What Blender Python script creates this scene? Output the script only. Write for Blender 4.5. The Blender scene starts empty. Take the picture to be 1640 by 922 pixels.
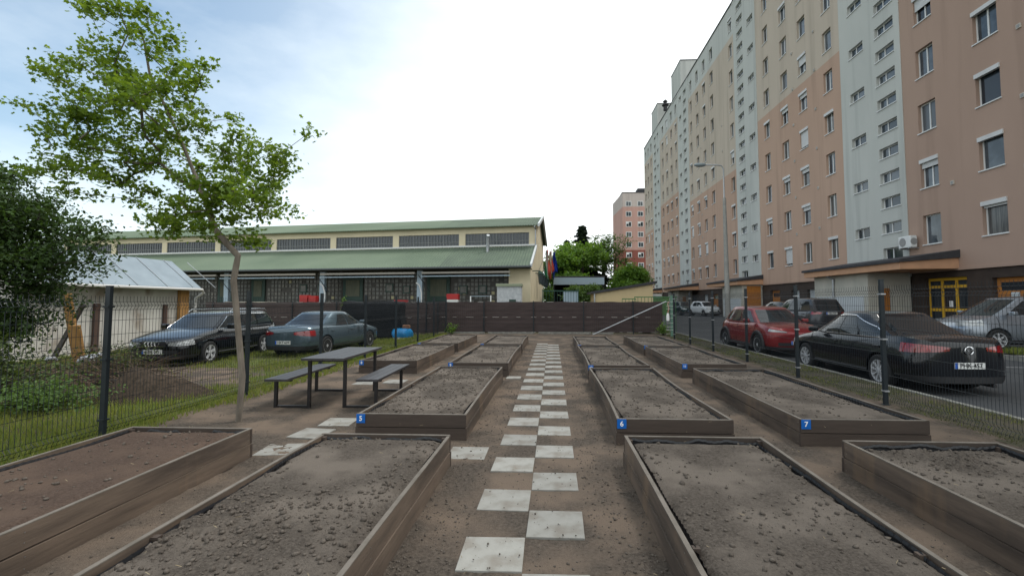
import bpy, bmesh, math, random
import numpy as np
from mathutils import Vector, Matrix
R = math.radians
rng = random.Random(7)
nr = np.random.RandomState(7)
S = bpy.context.scene
# ---------------------------------------------------------------- camera
EYE = 1.61
cd = bpy.data.cameras.new("camera"); cam = bpy.data.objects.new("camera", cd)
S.collection.objects.link(cam); S.camera = cam
cam.location = (0, 0, EYE)
cam.rotation_euler = (R(90 + 3.2), 0, R(2.8))
cd.sensor_width = 36; cd.lens = 750 / 1640 * 36
cd.shift_x = -28 / 1640
cd.shift_y = -20 / 1640
cd.clip_start = .05; cd.clip_end = 3000
# ---------------------------------------------------------------- sky, sun, exposure
W = bpy.data.worlds.new("World"); S.world = W; W.use_nodes = True
SUN_EL, SUN_AZ = 60, 62          # azimuth from +Y towards +X
n = W.node_tree.nodes; l = W.node_tree.links
bg = n["Background"]
sky = n.new("ShaderNodeTexSky"); sky.sky_type = 'NISHITA'; sky.sun_disc = False
sky.sun_elevation = R(SUN_EL); sky.sun_rotation = R(SUN_AZ); sky.altitude = 100; sky.air_density = 1.0; sky.dust_density = 2.0
tc = n.new("ShaderNodeTexCoord")
mp = n.new("ShaderNodeMapping"); mp.inputs["Scale"].default_value = (1.0, 1.0, 2.2)
l.new(tc.outputs["Generated"], mp.inputs["Vector"])
cl = n.new("ShaderNodeTexNoise"); cl.inputs["Scale"].default_value = 2.3; cl.inputs["Detail"].default_value = 7; cl.inputs["Roughness"].default_value = .55
l.new(mp.outputs[0], cl.inputs["Vector"])
# an opening in the cloud cover towards the upper left
dt = n.new("ShaderNodeVectorMath"); dt.operation = 'DOT_PRODUCT'
gap = Vector((-.80, .52, .62)).normalized(); dt.inputs[1].default_value = gap
nrm = n.new("ShaderNodeVectorMath"); nrm.operation = 'NORMALIZE'; l.new(tc.outputs["Generated"], nrm.inputs[0]); l.new(nrm.outputs[0], dt.inputs[0])
gp = n.new("ShaderNodeMapRange"); gp.inputs[1].default_value = .60; gp.inputs[2].default_value = .97; gp.inputs[3].default_value = 0; gp.inputs[4].default_value = .88
l.new(dt.outputs["Value"], gp.inputs[0])
m1 = n.new("ShaderNodeMath"); m1.operation = 'MULTIPLY_ADD'; m1.inputs[1].default_value = 1.5; m1.inputs[2].default_value = -.62
l.new(cl.outputs[0], m1.inputs[0])
m2 = n.new("ShaderNodeMath"); m2.operation = 'ADD'; m2.use_clamp = True
l.new(m1.outputs[0], m2.inputs[0]); 
m3 = n.new("ShaderNodeMath"); m3.operation = 'MULTIPLY'; m3.inputs[1].default_value = 1.0
l.new(gp.outputs[0], m3.inputs[0]); l.new(m3.outputs[0], m2.inputs[1])
m4 = n.new("ShaderNodeMath"); m4.operation = 'MULTIPLY'; m4.use_clamp = True
l.new(m2.outputs[0], m4.inputs[0]); l.new(gp.outputs[0], m4.inputs[1])
cc = n.new("ShaderNodeTexNoise"); cc.inputs["Scale"].default_value = 1.1; cc.inputs["Detail"].default_value = 4
l.new(mp.outputs[0], cc.inputs["Vector"])
cr = n.new("ShaderNodeMix"); cr.data_type = 'RGBA'
cr.inputs[6].default_value = (5.6, 6.2, 6.4, 1); cr.inputs[7].default_value = (8.9, 9.1, 9.0, 1)
l.new(cc.outputs[0], cr.inputs[0])
mx = n.new("ShaderNodeMix"); mx.data_type = 'RGBA'
sk2 = n.new("ShaderNodeMix"); sk2.data_type = 'RGBA'; sk2.blend_type = 'MULTIPLY'; sk2.inputs[0].default_value = 1
l.new(sky.outputs[0], sk2.inputs[6]); sk2.inputs[7].default_value = (.82, 1.0, .98, 1)
l.new(m4.outputs[0], mx.inputs[0]); l.new(cr.outputs[2], mx.inputs[6]); l.new(sk2.outputs[2], mx.inputs[7])
l.new(mx.outputs[2], bg.inputs[0]); bg.inputs[1].default_value = .1
sl = bpy.data.lights.new("sun", 'SUN'); so = bpy.data.objects.new("sun", sl); S.collection.objects.link(so)
sl.energy = 1.35; sl.angle = R(17); sl.color = (1, .96, .9)
so.rotation_euler = (R(90 - SUN_EL), 0, R(180 - SUN_AZ))
so.location = (0, 0, 60)
S.view_settings.view_transform = 'Standard'; S.view_settings.look = 'None'
S.view_settings.exposure = .95; S.view_settings.gamma = 1; S.view_settings.use_curve_mapping = False
S.cycles.max_bounces = 6; S.cycles.transparent_max_bounces = 12
# ---------------------------------------------------------------- materials
_M = {}
def mat(name, c, c2=None, sc=6, rough=.85, metal=0, bump=0, bsc=None, spec=.3, coat=0, detail=5, stretch=None, trans=0, lo=.35, hi=.65, c3=None, sc3=1.0, ov=0, ramp=(.42, .62), st3=None):
    if name in _M: return _M[name]
    m = bpy.data.materials.new(name); m.use_nodes = True; _M[name] = m
    N = m.node_tree.nodes; L = m.node_tree.links; b = N["Principled BSDF"]
    b.inputs["Base Color"].default_value = (*c, 1); b.inputs["Roughness"].default_value = rough
    b.inputs["Metallic"].default_value = metal; b.inputs["Specular IOR Level"].default_value = spec
    if coat: b.inputs["Coat Weight"].default_value = coat; b.inputs["Coat Roughness"].default_value = .04
    t = N.new("ShaderNodeTexCoord"); src = t.outputs["Object"]
    if stretch:
        p = N.new("ShaderNodeMapping"); p.inputs["Scale"].default_value = stretch; L.new(src, p.inputs[0]); src = p.outputs[0]
    if c2:
        z = N.new("ShaderNodeTexNoise"); z.inputs["Scale"].default_value = sc; z.inputs["Detail"].default_value = detail; z.inputs["Roughness"].default_value = .6
        L.new(src, z.inputs["Vector"])
        r = N.new("ShaderNodeMapRange"); r.inputs[1].default_value = lo; r.inputs[2].default_value = hi; L.new(z.outputs[0], r.inputs[0])
        x = N.new("ShaderNodeMix"); x.data_type = 'RGBA'; x.inputs[6].default_value = (*c, 1); x.inputs[7].default_value = (*c2, 1)
        L.new(r.outputs[0], x.inputs[0]); out = x.outputs[2]
        if c3:
            z3 = N.new("ShaderNodeTexNoise"); z3.inputs["Scale"].default_value = sc3; z3.inputs["Detail"].default_value = 3
            if st3:
                p3 = N.new("ShaderNodeMapping"); p3.inputs["Scale"].default_value = st3; L.new(t.outputs["Object"], p3.inputs[0]); L.new(p3.outputs[0], z3.inputs["Vector"]); z3.inputs["Detail"].default_value = 6
            else: L.new(t.outputs["Object"], z3.inputs["Vector"])
            r3 = N.new("ShaderNodeMapRange"); r3.inputs[1].default_value = ramp[0]; r3.inputs[2].default_value = ramp[1]; L.new(z3.outputs[0], r3.inputs[0])
            x3 = N.new("ShaderNodeMix"); x3.data_type = 'RGBA'; x3.inputs[7].default_value = (*c3, 1)
            L.new(r3.outputs[0], x3.inputs[0]); L.new(out, x3.inputs[6]); out = x3.outputs[2]
        if ov:
            oi = N.new("ShaderNodeObjectInfo"); om = N.new("ShaderNodeMapRange"); om.inputs[3].default_value = 1 - ov; om.inputs[4].default_value = 1 + ov; L.new(oi.outputs["Random"], om.inputs[0])
            hs = N.new("ShaderNodeHueSaturation"); L.new(om.outputs[0], hs.inputs["Value"]); L.new(out, hs.inputs["Color"]); out = hs.outputs[0]
        L.new(out, b.inputs["Base Color"])
    if bump:
        z2 = N.new("ShaderNodeTexNoise"); z2.inputs["Scale"].default_value = bsc or sc * 3; z2.inputs["Detail"].default_value = 6; z2.inputs["Roughness"].default_value = .65
        L.new(src, z2.inputs["Vector"])
        bp = N.new("ShaderNodeBump"); bp.inputs["Strength"].default_value = 1; bp.inputs["Distance"].default_value = bump
        L.new(z2.outputs[0], bp.inputs["Height"]); L.new(bp.outputs[0], b.inputs["Normal"])
    return m
def leafmat(name, c, c2, tr=.35):
    m = bpy.data.materials.new(name); m.use_nodes = True; _M[name] = m
    N = m.node_tree.nodes; L = m.node_tree.links; N.clear()
    o = N.new("ShaderNodeOutputMaterial"); d = N.new("ShaderNodeBsdfPrincipled"); d.inputs["Roughness"].default_value = .6; d.inputs["Specular IOR Level"].default_value = .25
    t = N.new("ShaderNodeBsdfTranslucent"); mx = N.new("ShaderNodeMixShader"); mx.inputs[0].default_value = tr
    g = N.new("ShaderNodeNewGeometry"); x = N.new("ShaderNodeMix"); x.data_type = 'RGBA'
    x.inputs[6].default_value = (*c, 1); x.inputs[7].default_value = (*c2, 1); L.new(g.outputs["Random Per Island"], x.inputs[0])
    L.new(x.outputs[2], d.inputs["Base Color"])
    y = N.new("ShaderNodeMix"); y.data_type = 'RGBA'; y.blend_type = 'MULTIPLY'; y.inputs[0].default_value = 1; y.inputs[7].default_value = (1.6, 1.5, .7, 1)
    L.new(x.outputs[2], y.inputs[6]); L.new(y.outputs[2], t.inputs["Color"])
    L.new(d.outputs[0], mx.inputs[1]); L.new(t.outputs[0], mx.inputs[2]); L.new(mx.outputs[0], o.inputs[0])
    return m
# ---------------------------------------------------------------- mesh helpers
class MB:
    def __init__(s): s.v = []; s.f = []
    def add(s, vs, fs):
        k = len(s.v); s.v.extend([tuple(a) for a in vs]); s.f.extend([tuple(i + k for i in f) for f in fs]); return s
    def box(s, x0, x1, y0, y1, z0, z1, M=None):
        vs = [(x, y, z) for x in (x0, x1) for y in (y0, y1) for z in (z0, z1)]
        if M is not None: vs = [M @ Vector(a) for a in vs]
        return s.add(vs, [(0, 1, 3, 2), (4, 6, 7, 5), (0, 4, 5, 1), (2, 3, 7, 6), (0, 2, 6, 4), (1, 5, 7, 3)])
    def tube(s, pts, r, n=6, cap=True):
        pts = [Vector(p) for p in pts]; rs = r if isinstance(r, (list, tuple)) else [r] * len(pts)
        vs = []; fs = []; up = None
        for i, p in enumerate(pts):
            d = (pts[min(i + 1, len(pts) - 1)] - pts[max(i - 1, 0)])
            if d.length < 1e-9: d = Vector((0, 0, 1))
            d.normalize()
            if up is None:
                up = Vector((0, 0, 1)) if abs(d.z) < .9 else Vector((1, 0, 0))
            a = d.cross(up); 
            if a.length < 1e-4: a = d.cross(Vector((0, 1, 0)))
            a.normalize(); b = a.cross(d); up = b
            for k in range(n):
                t = 2 * math.pi * (k + .5) / n
                vs.append(p + (a * math.cos(t) + b * math.sin(t)) * rs[i])
        for i in range(len(pts) - 1):
            for k in range(n):
                k2 = (k + 1) % n; fs.append((i * n + k, i * n + k2, (i + 1) * n + k2, (i + 1) * n + k))
        if cap: fs += [tuple(reversed(range(n))), tuple(range((len(pts) - 1) * n, len(pts) * n))]
        return s.add(vs, fs)
    def quad(s, a, b, c, d): return s.add([a, b, c, d], [(0, 1, 2, 3)])
    def lathe(s, prof, c=(0, 0, 0), axis='z', n=16):
        vs = []; fs = []
        for (r, h) in prof:
            for k in range(n):
                t = 2 * math.pi * k / n; x, y = r * math.cos(t), r * math.sin(t)
                p = (x, y, h) if axis == 'z' else ((x, h, y) if axis == 'y' else (h, x, y))
                vs.append((p[0] + c[0], p[1] + c[1], p[2] + c[2]))
        for i in range(len(prof) - 1):
            for k in range(n):
                k2 = (k + 1) % n; fs.append((i * n + k, i * n + k2, (i + 1) * n + k2, (i + 1) * n + k))
        fs.append(tuple(reversed(range(n)))); fs.append(tuple(range((len(prof) - 1) * n, len(prof) * n)))
        return s.add(vs, fs)
    def mesh(s, name):
        me = bpy.data.meshes.new(name); me.from_pydata(s.v, [], s.f); return me
    def build(s, name, m=None, parent=None, smooth=False, bevel=0, loc=None, rz=0):
        me = s.mesh(name)
        if m: me.materials.append(m)
        if smooth:
            me.polygons.foreach_set("use_smooth", [True] * len(me.polygons)); me.set_sharp_from_angle(angle=R(38))
        o = bpy.data.objects.new(name, me); S.collection.objects.link(o)
        if parent: o.parent = parent
        if loc: o.location = loc
        if rz: o.rotation_euler = (0, 0, rz)
        if bevel:
            b = o.modifiers.new("bevel", 'BEVEL'); b.width = bevel; b.segments = 2; b.limit_method = 'ANGLE'
        return o
def fix(o):
    bm = bmesh.new(); bm.from_mesh(o.data); bmesh.ops.recalc_face_normals(bm, faces=bm.faces); bm.to_mesh(o.data); bm.free(); return o
def np_mesh(name, V, F, m=None, parent=None, smooth=False):
    me = bpy.data.meshes.new(name); V = np.asarray(V, dtype=np.float32); F = np.asarray(F, dtype=np.int32); k = F.shape[1]
    me.vertices.add(len(V)); me.vertices.foreach_set("co", V.ravel())
    me.loops.add(F.size); me.loops.foreach_set("vertex_index", F.ravel())
    me.polygons.add(len(F)); me.polygons.foreach_set("loop_start", np.arange(0, F.size, k, dtype=np.int32))
    if smooth: me.polygons.foreach_set("use_smooth", [True] * len(F))
    me.update(calc_edges=True); me.validate()
    if m: me.materials.append(m)
    o = bpy.data.objects.new(name, me); S.collection.objects.link(o)
    if parent: o.parent = parent
    return o
def empty(name, loc=(0, 0, 0), rz=0):
    o = bpy.data.objects.new(name, None); S.collection.objects.link(o); o.location = loc; o.rotation_euler = (0, 0, rz); o.empty_display_size = .1; return o
def tag(o, label, cat=None, group=None, kind=None):
    if label: o["label"] = label
    if cat: o["category"] = cat
    if group: o["group"] = group
    if kind: o["kind"] = kind
    return o
def copy_tree(o, parent=None):
    c = o.copy(); S.collection.objects.link(c)
    if parent: c.parent = parent
    for ch in [x for x in KIDS.get(o.name, [])]: copy_tree(ch, c)
    return c
KIDS = {}
def reg(o):
    for x in S.objects:
        if x.parent: KIDS.setdefault(x.parent.name, []); 
    def rec(q):
        KIDS[q.name] = [x for x in S.objects if x.parent == q]
        for k in KIDS[q.name]: rec(k)
    KIDS.pop(o.name, None); rec(o)
def text(s, size, m, parent, name="number", ext=.001):
    cu = bpy.data.curves.new("t", 'FONT'); cu.body = s; cu.size = size; cu.align_x = 'CENTER'; cu.align_y = 'CENTER'; cu.extrude = ext; cu.offset = size * .02
    to = bpy.data.objects.new("t", cu); S.collection.objects.link(to)
    me = bpy.data.meshes.new_from_object(to.evaluated_get(bpy.context.evaluated_depsgraph_get()))
    bpy.data.objects.remove(to); bpy.data.curves.remove(cu)
    me.materials.clear(); me.materials.append(m)
    o = bpy.data.objects.new(name, me); S.collection.objects.link(o); o.parent = parent; return o
ORD = "first second third fourth fifth sixth seventh eighth ninth tenth eleventh twelfth thirteenth fourteenth fifteenth sixteenth seventeenth eighteenth nineteenth twentieth twenty-first twenty-second twenty-third twenty-fourth".split()
# value noise on a grid (numpy), fractal
def vnoise(x, y, seed=0):
    def h(i, j):
        v = np.sin(i * 127.1 + j * 311.7 + seed * 74.7) * 43758.5453; return v - np.floor(v)
    i = np.floor(x); j = np.floor(y); fx = x - i; fy = y - j; fx = fx * fx * (3 - 2 * fx); fy = fy * fy * (3 - 2 * fy)
    return (h(i, j) * (1 - fx) + h(i + 1, j) * fx) * (1 - fy) + (h(i, j + 1) * (1 - fx) + h(i + 1, j + 1) * fx) * fy
def fbm(x, y, oct=4, seed=0):
    a = 0; s = .5
    for k in range(oct): a = a + s * vnoise(x * 2 ** k, y * 2 ** k, seed + k * 13); s *= .55
    return a
def grid_mesh(name, xs, ys, zf, m, parent=None, smooth=True):
    X, Y = np.meshgrid(xs, ys); Z = zf(X, Y); V = np.stack([X.ravel(), Y.ravel(), Z.ravel()], 1)
    nx, ny = len(xs), len(ys); i = np.arange((ny - 1) * (nx - 1)); r = i // (nx - 1); c = i % (nx - 1); a = r * nx + c
    return np_mesh(name, V, np.stack([a, a + 1, a + nx + 1, a + nx], 1), m, parent, smooth)
# clods: squashed random lumps as one V,F pair
_ico = None
def ico():
    global _ico
    if _ico is None:
        bm = bmesh.new(); bmesh.ops.create_icosphere(bm, subdivisions=1, radius=1)
        _ico = (np.array([v.co[:] for v in bm.verts]), np.array([[v.index for v in f.verts] for f in bm.faces])); bm.free()
    return _ico
def lumps(P, r, seed=1):
    rs = np.random.RandomState(seed); v, f = ico(); n = len(P)
    sc = r[:, None] * rs.uniform(.6, 1.25, (n, 3)); sc[:, 2] *= .75
    jit = 1 + rs.uniform(-.28, .28, (n, len(v), 1))
    an = rs.uniform(0, 6.28, n); ca, sa = np.cos(an)[:, None], np.sin(an)[:, None]
    q = v[None] * jit * sc[:, None, :]
    x = q[:, :, 0] * ca - q[:, :, 1] * sa; y = q[:, :, 0] * sa + q[:, :, 1] * ca
    q = np.stack([x, y, q[:, :, 2]], 2) + P[:, None, :]
    F = f[None] + (np.arange(n) * len(v))[:, None, None]
    return q.reshape(-1, 3), F.reshape(-1, 3)
# ================================================================ GROUND
DIRT = mat("dirt", (.12, .1, .083), (.056, .047, .04), sc=38, rough=.97, bump=.014, bsc=85, lo=.32, hi=.66, c3=(.155, .12, .094), sc3=1.6, spec=.05, detail=9)
EARTH = mat("bed_soil", (.12, .103, .088), (.06, .051, .044), sc=55, rough=1, bump=.012, bsc=110, detail=9, lo=.32, hi=.64, c3=(.146, .125, .107), sc3=2.0, spec=.05)
EARTHR = mat("bed_soil_reddish", (.098, .071, .058), (.06, .043, .035), sc=50, rough=1, bump=.010, bsc=100, lo=.32, hi=.64, c3=(.098, .07, .055), sc3=2.4, spec=.05)
CLOD = mat("clod", (.13, .112, .096), (.072, .061, .052), sc=30, rough=1, bump=.004, bsc=90, spec=.05)
GRASSG = mat("grass_ground", (.10, .13, .038), (.07, .075, .036), sc=3, rough=1, bump=.03, bsc=14, c3=(.095, .08, .052), sc3=.55, spec=.05)
ASPH = mat("asphalt", (.05, .052, .056), (.038, .04, .044), sc=30, rough=.85, bump=.004, bsc=90, c3=(.06, .062, .065), sc3=.5)
CONC = mat("concrete", (.24, .235, .21), (.16, .155, .14), sc=9, rough=.9, bump=.004, bsc=40)
SLABM = mat("slab_concrete", (.285, .28, .26), (.225, .22, .2), sc=5, rough=.88, bump=.002, bsc=70, c3=(.17, .145, .12), sc3=5, ov=.1, detail=9, ramp=(.5, .8))
VERGE = mat("verge_ground", (.07, .066, .036), (.05, .046, .028), sc=7, rough=1, bump=.02, bsc=30, c3=(.08, .066, .048), sc3=1.2)
def ground_z(X, Y): return -.1 - .006 * np.clip(np.hypot(X, Y - 20) - 150, 0, 800) * 0
xs = np.concatenate([np.linspace(-1500, -60, 10), np.linspace(-55, 60, 40), np.linspace(70, 1500, 10)])
ys = np.concatenate([np.linspace(-300, -10, 6), np.linspace(-6, 110, 50), np.linspace(130, 2500, 12)])
tag(grid_mesh("ground", xs, ys, lambda X, Y: X * 0 - .32, GRASSG), None, kind="structure")
# left lot (grass and worn earth)
def lot_z(X, Y):
    t = np.clip((-5.3 - X) / 2.5, 0, 1); return -.012 - .1 * t + .05 * (fbm(X * .9, Y * .9, 4, 3) - .5) * np.clip((-5.45 - X) / .6, 0, 1)
tag(grid_mesh("lawn_ground", np.linspace(-40, -5.0, 176), np.linspace(-4, 34, 191), lot_z, GRASSG), None, kind="structure")
tag(grid_mesh("worn_earth_ground", np.linspace(-13.5, -6.2, 74), np.linspace(7.2, 12.6, 55), lambda X, Y: lot_z(X, Y) + .004 + .02 * np.clip(1.05 - np.hypot((X + 9.7) / 3.5, (Y - 9.9) / 2.4) + .5 * (fbm(X * 1.5, Y * 1.5, 3, 8) - .45), -.6, .25) * 5 - .02, DIRT), None, kind="structure")
# garden earth
def dirt_z(X, Y):
    b = fbm(X * 3.2, Y * 3.2, 4, 1) - .45; c = fbm(X * 16, Y * 16, 3, 5) - .42
    side = np.clip(np.abs(X + .17) - .5, 0, .5) * 2
    c2 = fbm(X * 40, Y * 40, 2, 15) - .4; return .004 + (.03 * b + .022 * c * (fbm(X * 1.2, Y * 1.2, 2, 61) > .3) + .010 * c2) * (.5 + .5 * side)
tag(grid_mesh("garden_earth", np.linspace(-5.32, 5.3, 380), np.concatenate([np.linspace(-1.5, 1.6, 30), np.linspace(1.64, 9, 300), np.linspace(9.06, 23.9, 200)]), dirt_z, DIRT), None, kind="structure")
# loose crumbs of earth on the paths between the beds
P = []; RR = []
rs = np.random.RandomState(4)
for (x0, x1, cnt) in ((-1.0, -.6, 6500), (.26, .7, 6500), (-.6, .25, 2200), (2.02, 2.74, 2600), (-3.05, -2.32, 3000), (-5.2, -3.1, 2500), (4.12, 5.2, 1500)):
    y = 1.8 + (rs.rand(cnt) ** 1.7) * 16; x = rs.uniform(x0, x1, cnt); r = .002 + .010 * rs.rand(cnt) ** 6
    P.append(np.stack([x, y, .004 + r * .3], 1)); RR.append(r)
P = np.concatenate(P); RR = np.concatenate(RR); P[:, 2] = dirt_z(P[:, 0], P[:, 1]) + RR * .3
v, f = lumps(P, RR, 5); tag(np_mesh("earth_crumbs", v, f, CLOD), None, kind="stuff")
# soil kicked onto the slabs, straw and pebbles
cnt = 900; x = rs.uniform(-.6, .25, cnt); y = 2.2 + rs.rand(cnt) ** 1.5 * 12; r_ = .002 + .006 * rs.rand(cnt) ** 3; v, f = lumps(np.stack([x, y, .024 + r_ * .4], 1), r_, 15); tag(np_mesh("scattered_crumbs", v, f, CLOD), None, kind="stuff")
mst = MB(); br0 = random.Random(12)
for i in range(260):
    xx = br0.uniform(-5, 5); yy = 2.2 + br0.random() ** 1.6 * 12; a = br0.uniform(0, 3.14); q = br0.uniform(.01, .04); inb = any(p < xx < q_ for p, q_ in ((-2.25, -1.05), (.76, 1.96), (2.8, 4.08), (-4.35, -3.15))); zz = .305 if inb else .03
    mst.tube([(xx, yy, zz), (xx + q * math.cos(a), yy + q * math.sin(a), zz + .004)], .0016, 3)
tag(mst.build("straw_bits", mat("straw", (.3, .25, .16), (.2, .15, .09), sc=30, rough=.9)), None, kind="stuff")
# verge on the right, kerb, road
def verge_z(X, Y): return .006 + .03 * (fbm(X * 3, Y * 3, 4, 9) - .45) * np.clip((X - 5.25) / .3, 0, 1) * np.clip((6.34 - X) / .2, 0, 1) 
tag(grid_mesh("verge", np.linspace(5.15, 6.36, 36), np.linspace(-2, 60, 900), verge_z, VERGE), None, kind="structure")
k = MB()
for i in range(62): k.box(6.36, 6.46, -2 + i, -1.008 + i, -.35, .022 + .004 * math.sin(i * 2.1))
tag(k.build("kerb", CONC, bevel=.008), None, kind="structure")
def road_z(X, Y): return np.interp(X, [6.4, 9.5, 12.6, 60], [-.1, -.09, .12, .2])
tag(grid_mesh("road", np.linspace(6.45, 18.9, 60), np.linspace(-4, 128, 133), road_z, ASPH), None, kind="structure")
WP = mat("road_paint", (.3, .3, .3), (.15, .15, .15), sc=25, rough=.8)
mk = MB()
def strip(x0, y0, x1, y1, w):
    d = Vector((x1 - x0, y1 - y0, 0)).normalized(); s = Vector((-d.y, d.x, 0)) * w / 2; N_ = 14; vs = []; fs = []
    for i in range(N_ + 1):
        p = Vector((x0 + (x1 - x0) * i / N_, y0 + (y1 - y0) * i / N_, 0))
        for q in (p - s, p + s): vs.append((q.x, q.y, float(road_z(q.x, 0)) + .006))
    for i in range(N_): fs.append((2 * i, 2 * i + 1, 2 * i + 3, 2 * i + 2))
    mk.add(vs, fs)
strip(8.75, 13.8, 11.8, 11.5, .1); strip(8.0, 8.3, 11.6, 8.05, .1)
tag(mk.build("road_markings", WP), None, kind="structure")
k = MB(); k.box(12.0, 14.9, 12.4, 12.9, -.3, .22); k.box(12.0, 18.4, 12.9, 13.6, -.3, .2)
tag(k.build("island_kerb", CONC, bevel=.01), None, kind="structure")
tag(grid_mesh("island_ground", np.linspace(12.1, 18.3, 40), np.linspace(12.92, 13.5, 8), lambda X, Y: .22 + .05 * fbm(X * 4, Y * 4, 3), GRASSG), None, kind="structure")
k = MB()
for (a, b) in ((-5.3, -3.4), (-3.2, -.9), (-.7, 1.9), (1.95, 3.0)): k.box(a, b, 23.42, 23.56, -.05, .09 + .02 * rng.random())
k.box(5.3, 6.0, 23.4, 23.6, -.1, .03)
tag(k.build("concrete_footing", CONC, bevel=.01), None, kind="structure")
# ================================================================ SLABS
BS = .402
def slab(x, y, lab, rz=0, grp="slabs of the stepping path", s=.4):
    m = MB(); m.box(-s / 2, s / 2, -s / 2, s / 2, -.03, .018)
    o = m.build("paving_slab", SLABM, bevel=.003, loc=(x, y, -.003 + rng.uniform(-.004, .005)), rz=rz + R(rng.uniform(-.8, .8)))
    o.rotation_euler[0] = R(rng.uniform(-.5, .5)); o.rotation_euler[1] = R(rng.uniform(-.5, .5))
    tag(o, lab, "paving slab", grp, "thing")
    return o
ORD2 = ORD
ln = rn = 0
k0 = 3.06 - 3 * .41
for i in range(40):
    y = k0 + .41 * i
    drift = -.012 if y < 10 else -.01
    if y > 18.1: break
    if i % 2 == 1:
        lab = f"pale concrete slab in the left column of the stepping path, {ORD[ln]} from the camera" if y > 2.3 else "pale concrete slab of the left column nearest the camera"
        slab(-.375 + drift, y, lab); ln += 1
    else:
        lab = f"pale concrete slab in the right column of the stepping path, {ORD[rn]} from the camera"
        slab(.03 + drift, y, lab); rn += 1
slab(-.90, 5.03, "pale slab lying alone beside the corner of the near left bed, left of the path", grp="slabs lying off the path")
slab(-2.85, 6.22, "pale slab left of bed 5, farthest of the three slabs beside the near left bed", grp="slabs lying off the path", rz=R(4))
slab(-2.93, 5.66, "pale slab beside the front corner of bed 5, middle of three slabs", grp="slabs lying off the path", rz=R(-6))
slab(-2.96, 5.05, "pale slab behind the corner of the near left bed, nearest of three slabs", grp="slabs lying off the path", rz=R(6))
slab(-3.7, 9.2, "pale slab behind the picnic table, left one of two before bed 8", grp="slabs lying off the path")
slab(-3.15, 9.35, "pale slab seen behind the right bench, right of its neighbour in front of bed 8", grp="slabs lying off the path")
slab(-.82, 9.95, "small pale slab sticking out from the gap between beds 5 and 9", grp="slabs lying off the path", s=.3)
# ================================================================ RAISED BEDS
WOOD = mat("bed_plank", (.14, .105, .08), (.06, .046, .037), sc=5, ov=.15, detail=10, lo=.4, hi=.62, rough=.7, bump=.003, bsc=30, stretch=(1, .12, 1), c3=(.2, .135, .085), sc3=2.2, st3=(1, 1.2, .25), ramp=(.56, .8), spec=.3)
WOODX = mat("bed_plank_shaded", (.075, .056, .045), (.042, .032, .027), sc=4, rough=.7, bump=.003, bsc=30, stretch=(.12, 1, 1), spec=.3)  # darker copy of the plank: shade on camera-facing boards put into the colour
GALVS = mat("screw_steel", (.2, .19, .18), rough=.5, metal=.6)
WTOP = mat("bed_plank_top", (.165, .145, .125), (.11, .096, .08), sc=5, rough=.8, stretch=(1, 1, 1))
LINER = mat("black_liner", (.012, .013, .016), rough=.45, spec=.5)
BLUE = mat("blue_plate", (.006, .11, .42), rough=.35, spec=.4)
WHITE = mat("white_print", (.8, .8, .8), rough=.5)
H = .295
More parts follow.
